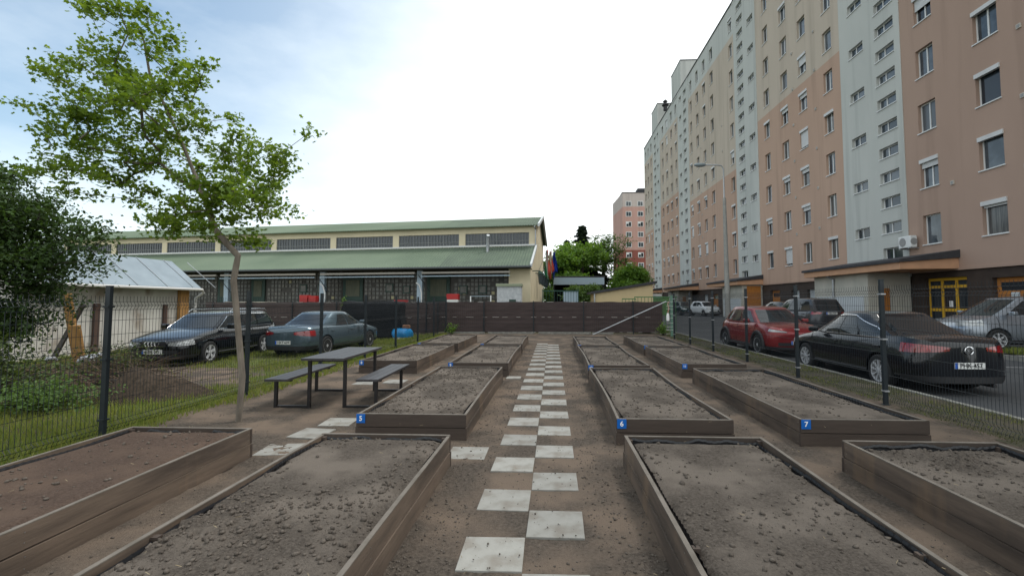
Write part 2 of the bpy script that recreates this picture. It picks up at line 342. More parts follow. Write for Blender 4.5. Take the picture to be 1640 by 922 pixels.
def bed(x0, x1, y0, y1, num, lab, fill=.025, rough=1.0, fine=.022, clods=1500, seed=0, red=False, liner=.6, bow=.0):
    r = empty("raised_bed", ((x0 + x1) / 2, y0, 0)); tag(r, lab, "raised bed", "raised garden beds")
    w = (x1 - x0) / 2; D = y1 - y0; T = .028
    def plank(pts, name, mt, bulge_dir):
        # a stack of two boards following pts (2D), thickness T inward
        for (za, zb) in ((.0, .145), (.149, H)): pass
    for sx in (-1, 1):
        m = MB(); N_ = 16; b_ = bow * rng.uniform(.4, 1)
        for (za, zb) in ((.004, .143), (.151, H)):
            vs = []; fs = []
            for i in range(N_ + 1):
                t = i / N_; y = D * t; xo = sx * (w - (b_ * math.sin(math.pi * t)) + (.008 if za < .1 else 0)); xi = xo - sx * T
                zz = .004 * math.sin(t * 7 + x0)
                vs += [(xo, y, za), (xo, y, zb + zz), (xi, y, zb + zz), (xi, y, za)]
            for i in range(N_):
                a = i * 4
                for k in range(4): fs.append((a + k, a + (k + 1) % 4, a + 4 + (k + 1) % 4, a + 4 + k))
            fs += [(3, 2, 1, 0), tuple(N_ * 4 + k for k in range(4))]
            m.add(vs, fs)
        o = fix(m.build("side_board", WOOD, r)); m = MB()
        for yy in (.06, D / 2, D - .06):
            for zz in (.04, .11, .19, .25): m.lathe([(.0045, sx * (w - b_ * math.sin(math.pi * yy / D) + (.008 if zz < .145 else 0)) - sx * .002), (.0045, sx * (w - b_ * math.sin(math.pi * yy / D) + (.008 if zz < .145 else 0)) + sx * .0012)], (0, yy, zz), "x", 6)
        tag(m.build("screws", GALVS, o), None, kind="stuff")
        m = MB(); vs = []; fs = []
        for i in range(N_ + 1):
            t = i / N_; xo = sx * (w - (b_ * math.sin(math.pi * t))); zz = .004 * math.sin(t * 7 + x0) + H
            for xq, zq in ((xo + sx * .001, zz - .004), (xo + sx * .001, zz + .003), (xo - sx * (T + .001), zz + .003), (xo - sx * (T + .001), zz - .004)): vs.append((xq, D * t, zq))
        for i in range(N_):
            a = i * 4
            for k in range(4): fs.append((a + k, a + (k + 1) % 4, a + 4 + (k + 1) % 4, a + 4 + k))
        m.add(vs, fs + [(3, 2, 1, 0), tuple(N_ * 4 + k for k in range(4))])
        fix(m.build("board_edge", WTOP, o))
    for e in (0, 1):
        y = -.001 if e == 0 else D - T + .001
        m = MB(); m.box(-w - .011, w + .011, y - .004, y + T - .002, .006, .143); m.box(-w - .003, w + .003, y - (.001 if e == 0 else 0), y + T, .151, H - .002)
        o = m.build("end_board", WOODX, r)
        m = MB(); m.box(-w + .002, w - .002, y + .001, y + T + .001, H - .0005, H + .006); m.build("board_edge", WTOP, o)
    for cy in ([.06, D / 2, D - .06]):
        for sx in (-1, 1):
            m = MB(); m.box(sx * (w - T - .022 - (bow * .8 if cy == D / 2 else 0)) - .02, sx * (w - T - .022 - (bow * .8 if cy == D / 2 else 0)) + .02, cy - .02, cy + .02, .0, H - .012 + rng.uniform(-.01, .003)); m.build("inner_post", WOODX, r)
    # dimpled liner showing between boards and soil
    m = MB(); x = w - T - .012 - bow * .9; ya, yb = T + .012, D - T - .012
    def dim(pa, pb, nx, ny):
        L_ = math.hypot(pb[0] - pa[0], pb[1] - pa[1]); k = int(L_ / .03); vs = []; fs = []
        for i in range(k + 1):
            t = i / k; o_ = .006 * (i % 2); px = pa[0] + (pb[0] - pa[0]) * t + nx * o_; py = pa[1] + (pb[1] - pa[1]) * t + ny * o_
            top = H - .018 + .01 * math.sin(t * 23 + seed) + .006 * (i % 2) - .03 * (1 - liner) * (math.sin(t * 11 + seed * 2) > 0)
            for zz, oo in ((top, 0), (top - .02, .006), (top - .04, 0), (top - .09, .004)): vs.append((px + nx * oo, py + ny * oo, zz))
        for i in range(k):
            for j in range(3): a = i * 4 + j; fs.append((a, a + 1, a + 5, a + 4))
        m.add(vs, fs)
    dim((-x, ya), (-x, yb), 1, 0); dim((x, ya), (x, yb), -1, 0); dim((-x, yb), (x, yb), 0, -1); dim((-x, ya), (x, ya), 0, 1)
    m.build("liner", LINER, r)
    # soil
    xa = w - T - .016
    def sz(X, Y):
        Xw, Yw = X + x0 * 7.3 + seed * 3.1, Y + y0 * 3.7
        e = np.minimum(np.minimum(X + xa, xa - X), np.minimum(Y - T - .02, D - T - .02 - Y))
        edge = np.clip(1 - e / .09, 0, 1)
        c = fbm(Xw * 11, Yw * 11, 3, 7) - .42; c2 = fbm(Xw * 34, Yw * 34, 2, 17) - .38
        b = fbm(Xw * 2.3, Yw * 2.3, 3, 2) - .45
        patch = np.clip((fbm(Xw * 1.3, Yw * 1.3, 2, 31) - .33) * 5, .15, 1.3)
        return H - fill + .03 * b + rough * patch * (.055 * np.clip(c, -.05, 1) + .034 * c2) - edge * (.03 + .03 * (fbm(Xw * 6, Yw * 6, 2, 44) > .42))
    nx = max(8, int(2 * xa / fine)); ny = max(10, int(D / fine))
    so_ = grid_mesh("soil", np.linspace(-xa, xa, nx), np.linspace(T + .01, D - T - .01, ny), sz, EARTHR if red else EARTH, r)
    rs = np.random.RandomState(seed + 50)
    X = rs.uniform(-xa + .03, xa - .03, clods * 3); Y = rs.uniform(.06, D - .06, clods * 3)
    keep = (fbm((X + x0 * 7.3 + seed * 3.1) * 1.3, (Y + y0 * 3.7) * 1.3, 2, 31) + rs.rand(len(X)) * .35) > .47
    X, Y = X[keep][:clods], Y[keep][:clods]
    rr = .0022 + .018 * rs.rand(len(X)) ** 9
    v, f = lumps(np.stack([X, Y, sz(X, Y) + rr * .35], 1), rr, seed + 9)
    c_ = tag(np_mesh("clods", v, f, CLOD, so_), None, kind="stuff")
    if num:
        p = MB(); p.box(-.052, .052, -.006, .0, -.052, .052); pl = p.build("number_plate", BLUE, r, bevel=.002)
        pl.location = (-w + .052, -.005, H - .05)
        t = text(num, .078 if len(num) == 1 else .066, WHITE, pl); t.rotation_euler = (R(90), 0, 0); t.location = (0, -.007, 0)
    return r
bed(-2.30, -1.01, .60, 4.66, None, "nearest left raised bed, in the left foreground beside the path, full of cloddy grey soil", fine=.0115, clods=9000, seed=1, fill=.012)
bed(.70, 2.02, .60, 4.72, None, "nearest right raised bed in the foreground, smooth raked soil, black dimpled liner at its edges", fine=.0115, clods=3000, seed=2, rough=.55, fill=.03, bow=.03)
bed(2.74, 4.15, .60, 4.66, None, "dark raised bed at the lower right corner, rough soil sunk low below the boards", fine=.015, clods=3500, seed=3, fill=.05, rough=1.2)
bed(-4.42, -3.12, .60, 4.80, None, "reddish brown raised bed at the lower left corner below the mesh fence", fine=.015, clods=2000, seed=4, red=True, rough=.5, fill=.008, liner=0)
bed(-2.30, -1.01, 5.48, 9.52, "5", "raised bed with blue plate 5, left of the path behind the nearest bed", fine=.022, clods=6000, seed=5, fill=.012, bow=.02)
bed(.72, 2.0, 5.38, 9.45, "6", "raised bed with blue plate 6, right of the path behind the nearest bed", fine=.022, clods=3000, seed=6, rough=.6, bow=.05)
bed(2.77, 4.15, 5.46, 9.5, "7", "raised bed with blue plate 7, outer right row below the mesh fence", fine=.022, clods=1800, seed=7, rough=.5, fill=.035)
bed(-4.33, -3.03, 10.4, 14.45, "8", "raised bed with blue plate 8, behind the picnic table", fine=.03, clods=2200, seed=8)
bed(-2.25, -.95, 10.1, 14.3, "9", "raised bed with blue plate 9, left of the path, third from the camera", fine=.03, clods=2200, seed=9, bow=.03)
bed(.74, 2.0, 9.85, 14.2, "10", "raised bed with blue plate 10, right of the path, third from the camera", fine=.03, clods=2200, seed=10, bow=.05)
bed(2.74, 4.07, 10.15, 14.1, "11", "raised bed with blue plate 11, third bed of the outer right row", fine=.03, clods=2200, seed=11)
bed(-4.3, -3.0, 14.85, 18.6, "12", "farthest raised bed at the left, beside the grass, plate 12", fine=.05, clods=700, seed=12)
bed(-2.25, -.95, 14.65, 18.4, "13", "farthest raised bed left of the path, small blue plate 13", fine=.05, clods=700, seed=13, bow=.03)
bed(.77, 2.03, 14.42, 17.9, "14", "farthest raised bed right of the path, small blue plate 14", fine=.05, clods=700, seed=14, bow=.05)
bed(2.74, 4.07, 14.3, 18.3, "15", "farthest raised bed of the outer right row, small blue plate 15", fine=.05, clods=700, seed=15)
# ================================================================ PICNIC TABLE
STEEL = mat("black_steel", (.018, .017, .018), rough=.4, spec=.5, metal=.3)
TWOOD = mat("table_wood", (.045, .042, .045), (.028, .026, .028), sc=5, rough=.45, bump=.001, bsc=30, stretch=(1, .1, 1), spec=.5)
pt = empty("picnic_table", (-3.42, 6.85, 0), R(2)); tag(pt, "dark grey picnic table with two attached benches on black steel frames", "picnic table")
def planks(x0, x1, y0, y1, z, k, name):
    m = MB(); w = (x1 - x0) / k
    for i in range(k): m.box(x0 + i * w + .003, x0 + (i + 1) * w - .003, y0, y1, z, z + .035)
    return m.build(name, TWOOD, pt, bevel=.002)
planks(-.32, .32, 0, 1.75, .735, 4, "tabletop")
planks(-.87, -.53, 0.02, 1.75, .425, 3, "bench_seat"); planks(.5, .84, 0.02, 1.75, .425, 3, "bench_seat")
for y in (.2, 1.52):
    m = MB(); b = .022
    for x in (-.27, .27): m.box(x - b, x + b, y - b, y + b, 0, .733)
    for x in (-.78, .75): m.box(x - b, x + b, y - b, y + b, 0, .423)
    m.box(-.78 + b, -.27 - b, y - .018, y + .018, .002, .04); m.box(.27 + b, .75 - b, y - .018, y + .018, .002, .04)
    m.box(-.27 + b, .27 - b, y - .018, y + .018, .7, .732); m.box(-.86, -.54, y - .018, y + .018, .4, .4245); m.box(.51, .83, y - .018, y + .018, .4, .4245)
    m.build("frame", STEEL, pt)
# ================================================================ MESH FENCES
FGREY = mat("fence_anthracite", (.010, .016, .021), rough=.45, spec=.4)
CLIP = mat("fence_clip", (.45, .46, .48), rough=.35, metal=.6)
def mesh_panel(m, y0, y1, zt, z0=.05, rw=.0027):
    k = int(round((y1 - y0) / .05))
    zs = []; z = z0 + .04
    folds = (.12, .62 * zt, zt - .12)
    pr = [(z0, 0), (folds[0] - .04, 0), (folds[0], .028), (folds[0] + .04, 0), (folds[1] - .05, 0), (folds[1], .028), (folds[1] + .05, 0), (folds[2] - .05, 0), (folds[2], .028), (folds[2] + .05, 0), (zt, 0)]
    pr = sorted(pr)
    for i in range(k + 1):
        y = y0 + (y1 - y0) * i / k
        m.tube([(o, y, z) for z, o in pr], rw, n=3, cap=False)
    hz = [z0 + .02] + [a + d for a in folds for d in (-.05, 0, .05)] + [folds[0] + (folds[1] - folds[0]) * t for t in (.33, .66)] + [folds[1] + (folds[2] - folds[1]) * t for t in (.33, .66)]
    for z in hz:
        o = .028 if any(abs(z - a) < .01 for a in folds) else 0
        m.tube([(o + .004, y0, z), (o + .004, y1, z)], rw * 1.15, n=3, cap=False)
def mesh_fence(x, posts, zt, ph, lab, side):
    r = empty("mesh_fence", (x, posts[0], 0)); tag(r, lab, "fence")
    for i, y in enumerate(posts):
        yy = y - posts[0]
        m = MB(); m.box(-.03, .03, yy - .022, yy + .022, -.05, ph); m.box(-.032, .032, yy - .024, yy + .024, ph, ph + .012); m.box(-.06, .06, yy - .05, yy + .05, -.05, .012)
        p = m.build("post", FGREY, r)
        for z in (.22, zt * .55, zt - .13): m = MB(); m.box(-.036, .036, yy - .045, yy + .045, z - .011, z + .011); m.build("clip", CLIP if side > 0 else FGREY, p)
        if i < len(posts) - 1:
            m = MB(); mesh_panel(m, yy + .03, posts[i + 1] - posts[0] - .03, zt); pa = m.build("panel", FGREY, r); pa.location = (side * .04, 0, 0)
    return r
mesh_fence(-5.3, [.5, 2.9, 5.36, 7.95, 10.55, 13.1, 15.7, 18.3, 20.8, 23.2], 1.68, 1.79, "anthracite wire mesh fence along the grass on the left, before the parked cars", -1)
mesh_fence(5.2, [-.1, 2.5, 5.1, 7.68, 10.3, 12.9, 15.55, 18.1, 20.4], 1.86, 1.95, "anthracite wire mesh fence between the beds and the road on the right", 1)
# brown privacy screen fence at the end of the garden
NET = mat("brown_netting", (.075, .056, .054), (.052, .039, .038), sc=2.5, rough=.75, bump=.01, bsc=5, stretch=(.4, 1, 3), spec=.2)
GALV = mat("galvanised", (.42, .44, .46), (.33, .35, .37), sc=9, rough=.4, metal=.7)
def screen_fence(P0, P1, posts, zt, z0, lab, name="screen_fence", wires=True):
    P0 = Vector(P0); P1 = Vector(P1); d = P1 - P0; L_ = d.length; r = empty(name, (P0.x, P0.y, 0), math.atan2(d.y, d.x)); tag(r, lab, "fence")
    xs = np.linspace(0, L_, int(L_ / .07)); zs = np.linspace(z0, zt, 22)
    X, Z = np.meshgrid(xs, zs)
    Yv = .035 * (fbm(X * .9, Z * 4.5, 3, 12) - .45) + .012 * np.sin(Z * 60) * .4
    Zs = Z + (Z > zt - .01) * .012 * np.sin(X * 5.2) + (Z < z0 + .01) * .02 * np.sin(X * 1.9)
    V = np.stack([X.ravel(), Yv.ravel(), Zs.ravel()], 1); nx = len(xs); ny = len(zs)
    i = np.arange((ny - 1) * (nx - 1)); a = (i // (nx - 1)) * nx + i % (nx - 1)
    o = np_mesh("netting", V, np.stack([a, a + 1, a + nx + 1, a + nx], 1), NET, r, True)
    m = MB(); rs = random.Random(3)
    for zz in (zt - .01, (zt + z0) / 2, z0 + .02):
        x = .3
        while x < L_ - .3:
            w = rs.uniform(.12, .38)
            if zz < zt - .1 or rs.random() < .5: m.box(x, x + w, -.042, -.036, zz - .007, zz + .004 + rs.uniform(0, .006))
            x += w + rs.uniform(.15, .55)
    m.build("woven_strap", mat("strap_white", (.45, .43, .4), rough=.6), r)["kind"] = "stuff"
    for x in posts:
        m = MB(); m.box(x - .025, x + .025, -.075, -.043, -.05, zt + .04); m.build("post", FGREY, r)
    if wires:
        m = MB(); k = int(L_ / .1)
        for i in range(k + 1): m.tube([(L_ * i / k, -.05, z0), (L_ * i / k, -.05, zt)], .003, n=3, cap=False)
        for z in np.linspace(z0 + .05, zt - .03, 8): m.tube([(0, -.053, z), (L_, -.053, z)], .003, n=3, cap=False)
        m.build("wire_mesh", FGREY, r)
    return r
screen_fence((-5.9, 23.6), (5.45, 23.6), [.1, 2.45, 4.95, 7.45, 9.9], 1.6, .07, "brown privacy netting on a mesh fence across the far end of the garden path")
screen_fence((-19.5, 25.5), (-6.0, 24.2), [.5, 2.9, 5.36, 7.95, 10.5, 13.0], 1.58, -.05, "brown privacy netting fence running behind the two parked cars on the left", wires=False)
m = MB(); m.tube([(1.95, 22.9, .02), (5.55, 23.2, 1.62)], .028, n=8)
tag(m.build("brace_pole", GALV, smooth=True), "slanting galvanised pole leaning against the brown netting", "pole")
# green gate post
GPOST = mat("green_post", (.12, .22, .17), (.09, .17, .13), sc=8, rough=.6)
r = empty("gate_post", (5.55, 22.2, 0)); tag(r, "green gate post with white ties and hooks at the far right corner of the garden", "post")
m = MB(); m.box(-.05, .05, -.05, .05, 0, 1.9); m.build("post", GPOST, r, bevel=.004)
for z, a in ((.3, .2), (.45, -.15), (.62, .2), (.85, -.3), (1.05, 0), (1.25, .25), (1.4, -.1), (1.6, .1)):
    m = MB(); m.tube([(-.25, -.06, z + a * .1), (.02, -.062, z), (.12, -.06, z + .03)], .009, n=4); m.build("tie", mat("tie_white", (.6, .6, .57), rough=.6), r)
m = MB(); m.box(-.26, -.13, -.11, -.05, .72, 1.0); m.box(-.24, -.15, -.1, -.06, 1.0, 1.08); m.build("bottle", WHITE, r, bevel=.02)
m = MB(); m.tube([(-.2, -.08, 1.08), (-.14, -.08, 1.3), (-.2, -.08, 1.5), (-.12, -.07, 1.62)], .022, n=5); m.build("rope", mat("rope_red", (.35, .06, .05), (.6, .55, .5), sc=18, rough=.8), r)
# ================================================================ APARTMENT BLOCK
PX = 18.5
def stucco(name, c, d): return mat(name, c, d, sc=.35, rough=.95, bump=.004, bsc=40, detail=6, stretch=(1, 1, .45), lo=.25, hi=.75, spec=.1, c3=tuple(a * .84 for a in d), sc3=1.6, st3=(1, 1, .06), ramp=(.52, .78))
PEACH = stucco("stucco_peach", (.465, .325, .25), (.415, .288, .222))
PEACHD = stucco("stucco_peach_darkened", (.385, .275, .22), (.34, .24, .192))  # peach made darker: lens corner darkening put into the colour
CREAM = stucco("stucco_cream", (.5, .43, .36), (.44, .38, .315))
PALE = stucco("stucco_pale_grey", (.50, .51, .485), (.43, .445, .425))
BROWN = mat("plinth_brown", (.055, .04, .033), (.042, .031, .026), sc=3, rough=.9, bump=.003, bsc=30)
REVEAL = PALE
FRAME = mat("window_frame_white", (.62, .63, .63), rough=.4)
SHUT = mat("shutter_white", (.55, .56, .56), (.5, .5, .5), sc=3, rough=.5)
ROOFD = mat("roof_dark", (.05, .05, .055), (.035, .035, .04), sc=4, rough=.8)
def glassm(name, c, r=.08):
    m = mat(name, c, rough=r, spec=.55); return m
GL = [glassm("glass_dark", (.02, .026, .034)), glassm("glass_blueish", (.045, .06, .075), .06), glassm("glass_curtained", (.08, .09, .1), .25), mat("glass_curtain_folds", (.14, .14, .135), (.035, .04, .045), sc=5, rough=.12, stretch=(1, 5, .15), spec=.5), mat("glass_reflecting", (.03, .04, .05), (.09, .11, .13), sc=1.2, rough=.05, spec=.8)]
def facade(y0, y1, z0, z1, rects, m, parent, x=PX, dep=.24, name="wall"):
    ys = sorted({y0, y1} | {a for q in rects for a in q[:2]}); zs = sorted({z0, z1} | {a for q in rects for a in q[2:4]})
    mb = MB()
    inr = lambda y, z: any(q[0] - 1e-6 < y < q[1] + 1e-6 and q[2] - 1e-6 < z < q[3] + 1e-6 for q in rects)
    for i in range(len(ys) - 1):
        j = 0
        while j < len(zs) - 1:
            yc = (ys[i] + ys[i + 1]) / 2
            if inr(yc, (zs[j] + zs[j + 1]) / 2): j += 1; continue
            k = j
            while k < len(zs) - 1 and not inr(yc, (zs[k] + zs[k + 1]) / 2): k += 1
            mb.quad((x, ys[i + 1], zs[j]), (x, ys[i], zs[j]), (x, ys[i], zs[k]), (x, ys[i + 1], zs[k])); j = k
    for (a, b, c, d) in [q[:4] for q in rects]:
        xb = x + dep
        mb.quad((x, a, c), (xb, a, c), (xb, a, d), (x, a, d)); mb.quad((xb, b, c), (x, b, c), (x, b, d), (xb, b, d))
        mb.quad((x, a, d), (xb, a, d), (xb, b, d), (x, b, d)); mb.quad((x, b, c), (xb, b, c), (xb, a, c), (x, a, c))
    # thin outer edges so that neighbouring colour fields meet
    mb.quad((x, y0, z0), (x, y0, z1), (x + .3, y0, z1), (x + .3, y0, z0)); mb.quad((x, y1, z1), (x, y1, z0), (x + .3, y1, z0), (x + .3, y1, z1))
    mb.quad((x, y0, z1), (x, y1, z1), (x + .3, y1, z1), (x + .3, y0, z1))
    return mb.build(name, m, parent)
ab = empty("apartment_block", (0, 0, 0)); tag(ab, "long ten storey apartment block in peach, cream and pale grey filling the right side", "apartment block")
WH, WW = 1.45, 1.08
def col(yc, w=WW, z0=4.42, n=10, h=WH): return [(yc - w / 2, yc + w / 2, z0 + 2.8 * k, z0 + 2.8 * k + h) for k in range(n)]
def slits(yc, w, z0, step, top=31.3, h=.6):
    o = []; z = z0
    while z + h < top: o.append((yc - w / 2, yc + w / 2, z, z + h)); z += step
    return o
TOP = 32.2
secs = []   # y0,y1,x, [bands (z0,z1,mat)], rects
big = {}
big['A'] = col(20.35, 1.12) + col(23.6) + col(16.2, 1.12)
big['2'] = col(31.6, 1.0) + col(34.72) + col(37.45) + col(40.5, .98)
big['3'] = col(48.25, .95) + col(54.1, 1.05) + col(56.8, 1.0) + col(59.5, 1.0) + col(62.2, .9)
big['4'] = col(69.8, .95) + col(72.6) + col(75.3) + col(78.2)
big['5'] = col(87.3) + col(89.9) + col(92.3)
sl1 = slits(26.25, 1.45, 3.95, 1.4) + slits(28.65, 1.3, 5.35, 2.8)
sl2 = slits(45.8, 1.4, 3.95, 1.4) + slits(43.4, 1.25, 5.25, 2.8)
sl3 = slits(64.95, 1.4, 3.95, 1.4) + slits(67.2, 1.2, 5.35, 2.8)
sl4 = slits(83.9, 1.4, 3.95, 1.4) + slits(81.6, 1.25, 5.25, 2.8)
def bands(y0, y1, x, bl, rects, steps=None):
    for (a, b, m) in bl:
        rr = [q for q in rects if q[2] >= a - .01 and q[3] <= b + .01]
        facade(y0, y1, a, b, rr, m, ab, x)
bands(6, 25.1, PX, [(3.15, TOP, PEACHD)], big['A'])
bands(25.1, 30.2, PX - .03, [(2.9, TOP + .1, PALE)], [q for q in sl1])
# coloured fields step by one row between window columns
def stepped(y0, y1, cols, zb, zt, base, upper):
    ys = [y0] + [(cols[i] + cols[i + 1]) / 2 for i in range(len(cols) - 1)] + [y1]
    for i in range(len(ys) - 1):
        z1 = zb[i]; rects = [q for q in big_all if ys[i] < (q[0] + q[1]) / 2 < ys[i + 1]]
        for (a, b, m) in ((3.15, z1, base), (z1, zt[i], upper), (zt[i], TOP, PALE)):
            if b - a > .05: facade(ys[i], ys[i + 1], a, b, [q for q in rects if q[2] >= a - .01 and q[3] <= b + .01], m, ab)
big_all = sum(big.values(), [])
F = lambda k: 4.42 - .68 + 2.8 * k       # boundary between storeys
stepped(30.2, 42.3, [31.6, 34.72, 37.45, 40.5], [F(5)] * 4, [TOP] * 4, PEACH, CREAM)
bands(42.3, 47.3, PX - .03, [(2.9, TOP + .1, PALE)], sl2)
stepped(47.3, 63.2, [48.25, 54.1, 56.8, 59.5, 62.2], [F(4), F(4), F(4), F(4), F(4)], [F(9), F(9), F(9), F(9), F(9)], PEACH, CREAM)
bands(63.2, 68.6, PX - .03, [(2.9, TOP + .1, PALE)], sl3)
stepped(68.6, 80, [69.8, 72.6, 75.3, 78.2], [F(5)] * 4, [F(9)] * 4, PEACH, CREAM)
bands(80, 85.6, PX - .03, [(2.9, TOP + .1, PALE)], sl4)
stepped(85.6, 93.7, [87.3, 89.9, 92.3], [F(4)] * 3, [F(9)] * 3, PEACH, CREAM)
m = MB(); m.box(PX + .3, 30.5, 6, 93.7, .1, TOP - .02); m.build("building_core", CREAM, ab)
m = MB(); m.box(PX - .08, 30.6, 5.9, 93.8, TOP, TOP + .14); 
for y in (12, 45, 55): m.box(PX + 1.2, PX + 1.7, y, y + .6, TOP + .14, TOP + 1)
m.build("parapet", ROOFD, ab)
for (a, b) in ((25.0, 30.3), (42.2, 47.4), (66.5, 71.6), (81.3, 86.0)):
    m = MB(); m.box(PX - .05, PX + 5.5, a, b, TOP - .3, TOP + 4.0); t = m.build("lift_tower", PALE, ab)
    m = MB(); m.box(PX - .1, PX + 5.55, a - .05, b + .05, TOP + 4.0, TOP + 4.12); m.build("tower_coping", ROOFD, t)
m = MB(); m.lathe([(.35, 0), (.3, .8), (.6, .85), (.6, 1.0), (.3, 1.1), (.25, 1.5), (.45, 1.55), (.1, 1.9)], (PX + 1, 79.9, TOP + 2.2), n=8); m.build("roof_vent", ROOFD, ab)
# windows: nearest 95 as parts with panes, the rest as one far mass
def win_geo(fr, gl, sh, q, x, small, rnd):
    a, b, c, d = q; xf = x + .16; t = .055 if not small else .045
    fr.box(xf, xf + .06, a, b, c, c + t); fr.box(xf, xf + .06, a, b, d - t, d); fr.box(xf, xf + .06, a, a + t, c + t, d - t); fr.box(xf, xf + .06, b - t, b, c + t, d - t)
    if not small and rnd.random() < .55:
        mm = a + (b - a) * .5; fr.box(xf + .002, xf + .055, mm - .035, mm + .035, c + t, d - t)
    if small: mm = a + (b - a) * .62; fr.box(xf + .002, xf + .055, mm - .03, mm + .03, c + t, d - t)
    fr.box(x - .05, x + .16, a - .04, b + .04, c - .035, c + .012)
    gl.box(xf + .03, xf + .04, a + t, b - t, c + t, d - t)
    if sh is not None:
        sh.box(x - .055, x + .1, a - .02, b + .02, d - .17, d + .015)
        r_ = rnd.choice([0, 0, 0, .22, .45, .9, .12, .08])
        if r_ > 0:
            z = d - .17 - (d - c - .2) * r_; k = int((d - .17 - z) / .05) + 1
            for i in range(k): sh.box(x + .06, x + .075 + .004 * (i % 2), a + .02, b - .02, d - .17 - (i + 1) * (d - .17 - z) / k + .003, d - .17 - i * (d - .17 - z) / k)
wr = random.Random(11)
allw = sorted(big_all, key=lambda q: (q[0] + q[1]) / 2 * 1.0 + q[2] * .35)
allw = [q for q in allw if q[0] > 17.5] + [q for q in allw if q[0] <= 17.5]
far_fr, far_gl, far_sh = MB(), MB(), MB()
for i, q in enumerate(allw):
    shut = wr.random() < (.62 if q[2] < 17 else .22)
    if i < 95:
        fr, gl, sh = MB(), MB(), MB()
        win_geo(fr, gl, sh if shut else None, q, PX, False, wr)
        w_ = fr.build("window", FRAME, ab); gl.build("pane", wr.choice(GL), w_)
        if shut: sh.build("roller_shutter", SHUT, w_)
    else: win_geo(far_fr, far_gl, far_sh if shut else None, q, PX, False, wr)
w_ = tag(far_fr.build("far_windows", FRAME, ab), None, kind="stuff"); tag(far_gl.build("far_panes", GL[0], w_), None, kind="stuff"); tag(far_sh.build("far_shutters", SHUT, w_), None, kind="stuff")
alls = sorted(sl1 + sl2 + sl3 + sl4, key=lambda q: q[0] + q[2] * .35); ff, fg = MB(), MB()
for i, q in enumerate(alls):
    if i < 70:
        fr, gl = MB(), MB(); win_geo(fr, gl, None, q, PX - .03, True, wr); w_ = fr.build("stair_window", FRAME, ab); gl.build("pane", wr.choice((GL[0], GL[1], GL[1], GL[4])), w_)
    else: win_geo(ff, fg, None, q, PX - .03, True, wr)
w_ = tag(ff.build("far_stair_windows", FRAME, ab), None, kind="stuff"); tag(fg.build("far_stair_panes", GL[1], w_), None, kind="stuff")
# small vents beside the windows
VENT = mat("vent_grille", (.25, .25, .25), rough=.6); VH = mat("vent_hood", (.45, .42, .37), rough=.6)
vents = [(18.9, 6.9 + 2.8 * k) for k in range(5)] + [(22.3, 7.1)] + [(y, 6.7 + 2.8 * k) for y in (33.1, 36.1, 51.0, 58.2) for k in range(6)]
for (y, z) in vents:
    m = MB(); m.box(PX - .05, PX + .01, y - .09, y + .09, z - .09, z + .09); v_ = m.build("vent", VH, ab); m = MB(); m.box(PX - .055, PX - .045, y - .06, y + .06, z - .06, z + .06); m.build("grille", VENT, v_)
# ground floor: brown plinth with doors
ORANGE = mat("door_orange", (.42, .17, .035), (.34, .13, .03), sc=6, rough=.6); YEL = mat("door_yellow", (.62, .36, .03), rough=.45); GDW = mat("door_white", (.5, .53, .55), rough=.5)
gx = PX + .06
gl_doors = [(16.0, 20.7, .2, 2.62, 'o2'), (21.9, 24.3, .2, 2.75, 'y'), (34.0, 35.1, .2, 2.5, 'w'), (36.2, 37.4, .2, 2.5, 'w'), (39.2, 40.9, .2, 2.55, 'o'), (49.5, 51.5, .2, 2.6, 'o'), (53.5, 55.5, .2, 2.5, 'o'), (57, 58.6, .2, 2.5, 'w')]
for (a, b) in ((6, 25.1), (30.2, 42.3), (47.3, 63.2), (68.6, 80), (85.6, 93.7)):
    facade(a, b, .1, 3.05, [q[:4] for q in gl_doors if a < q[0] < b], BROWN, ab, gx, .3)
m = MB(); m.box(PX - .04, PX + .1, 6, 25.1, 3.05, 3.15); m.box(PX - .03, PX + .1, 30.2, 42.3, 3.05, 3.15); m.box(PX - .03, PX + .1, 47.3, 63.2, 3.05, 3.15); m.build("ledge", PEACHD, ab)
for (a, b, c, d, t) in gl_doors:
    mt = {'o': ORANGE, 'o2': ORANGE, 'y': YEL, 'w': GDW}[t]; x = gx + .2; m = MB()
    if t == 'y':
        k = 3; w = (b - a) / k
        for i in range(k + 1): xx = a + i * w; m.box(x, x + .08, max(a, xx - .07), min(b, xx + .07), c, d)
        for z in (c, 1.15, 2.25, d - .14): m.box(x + .004, x + .076, a, b, z, z + .14)
        o = m.build("entrance_door", mt, ab); m = MB(); m.box(x + .03, x + .04, a + .05, b - .05, c + .05, d - .05); m.build("pane", GL[0], o)
        m = MB(); m.box(x + .01, x + .02, 22.95, 23.15, 1.35, 1.65); m.build("paper_notice", WHITE, o)
    else:
        z = c; k = 6
        for i in range(k): m.box(x, x + .06 - .004 * (i % 2), a, b, c + (d - c) * i / k + .008, c + (d - c) * (i + 1) / k)
        o = m.build("garage_door", mt, ab)
        if t in ('o2', 'o'):
            m = MB(); n_ = 3 if t == 'o2' else 1
            for i in range(n_):
                w = (b - a) / n_; m.box(x - .012, x + .02, a + i * w + .2, a + (i + 1) * w - .2, d - .55, d - .2)
            m.build("pane", GL[0], o)
            if t == 'o2': m = MB(); m.box(x - .02, x - .005, 19.75, 20.1, 1.6, 2.0); m.build("paper_notice", GDW, o)
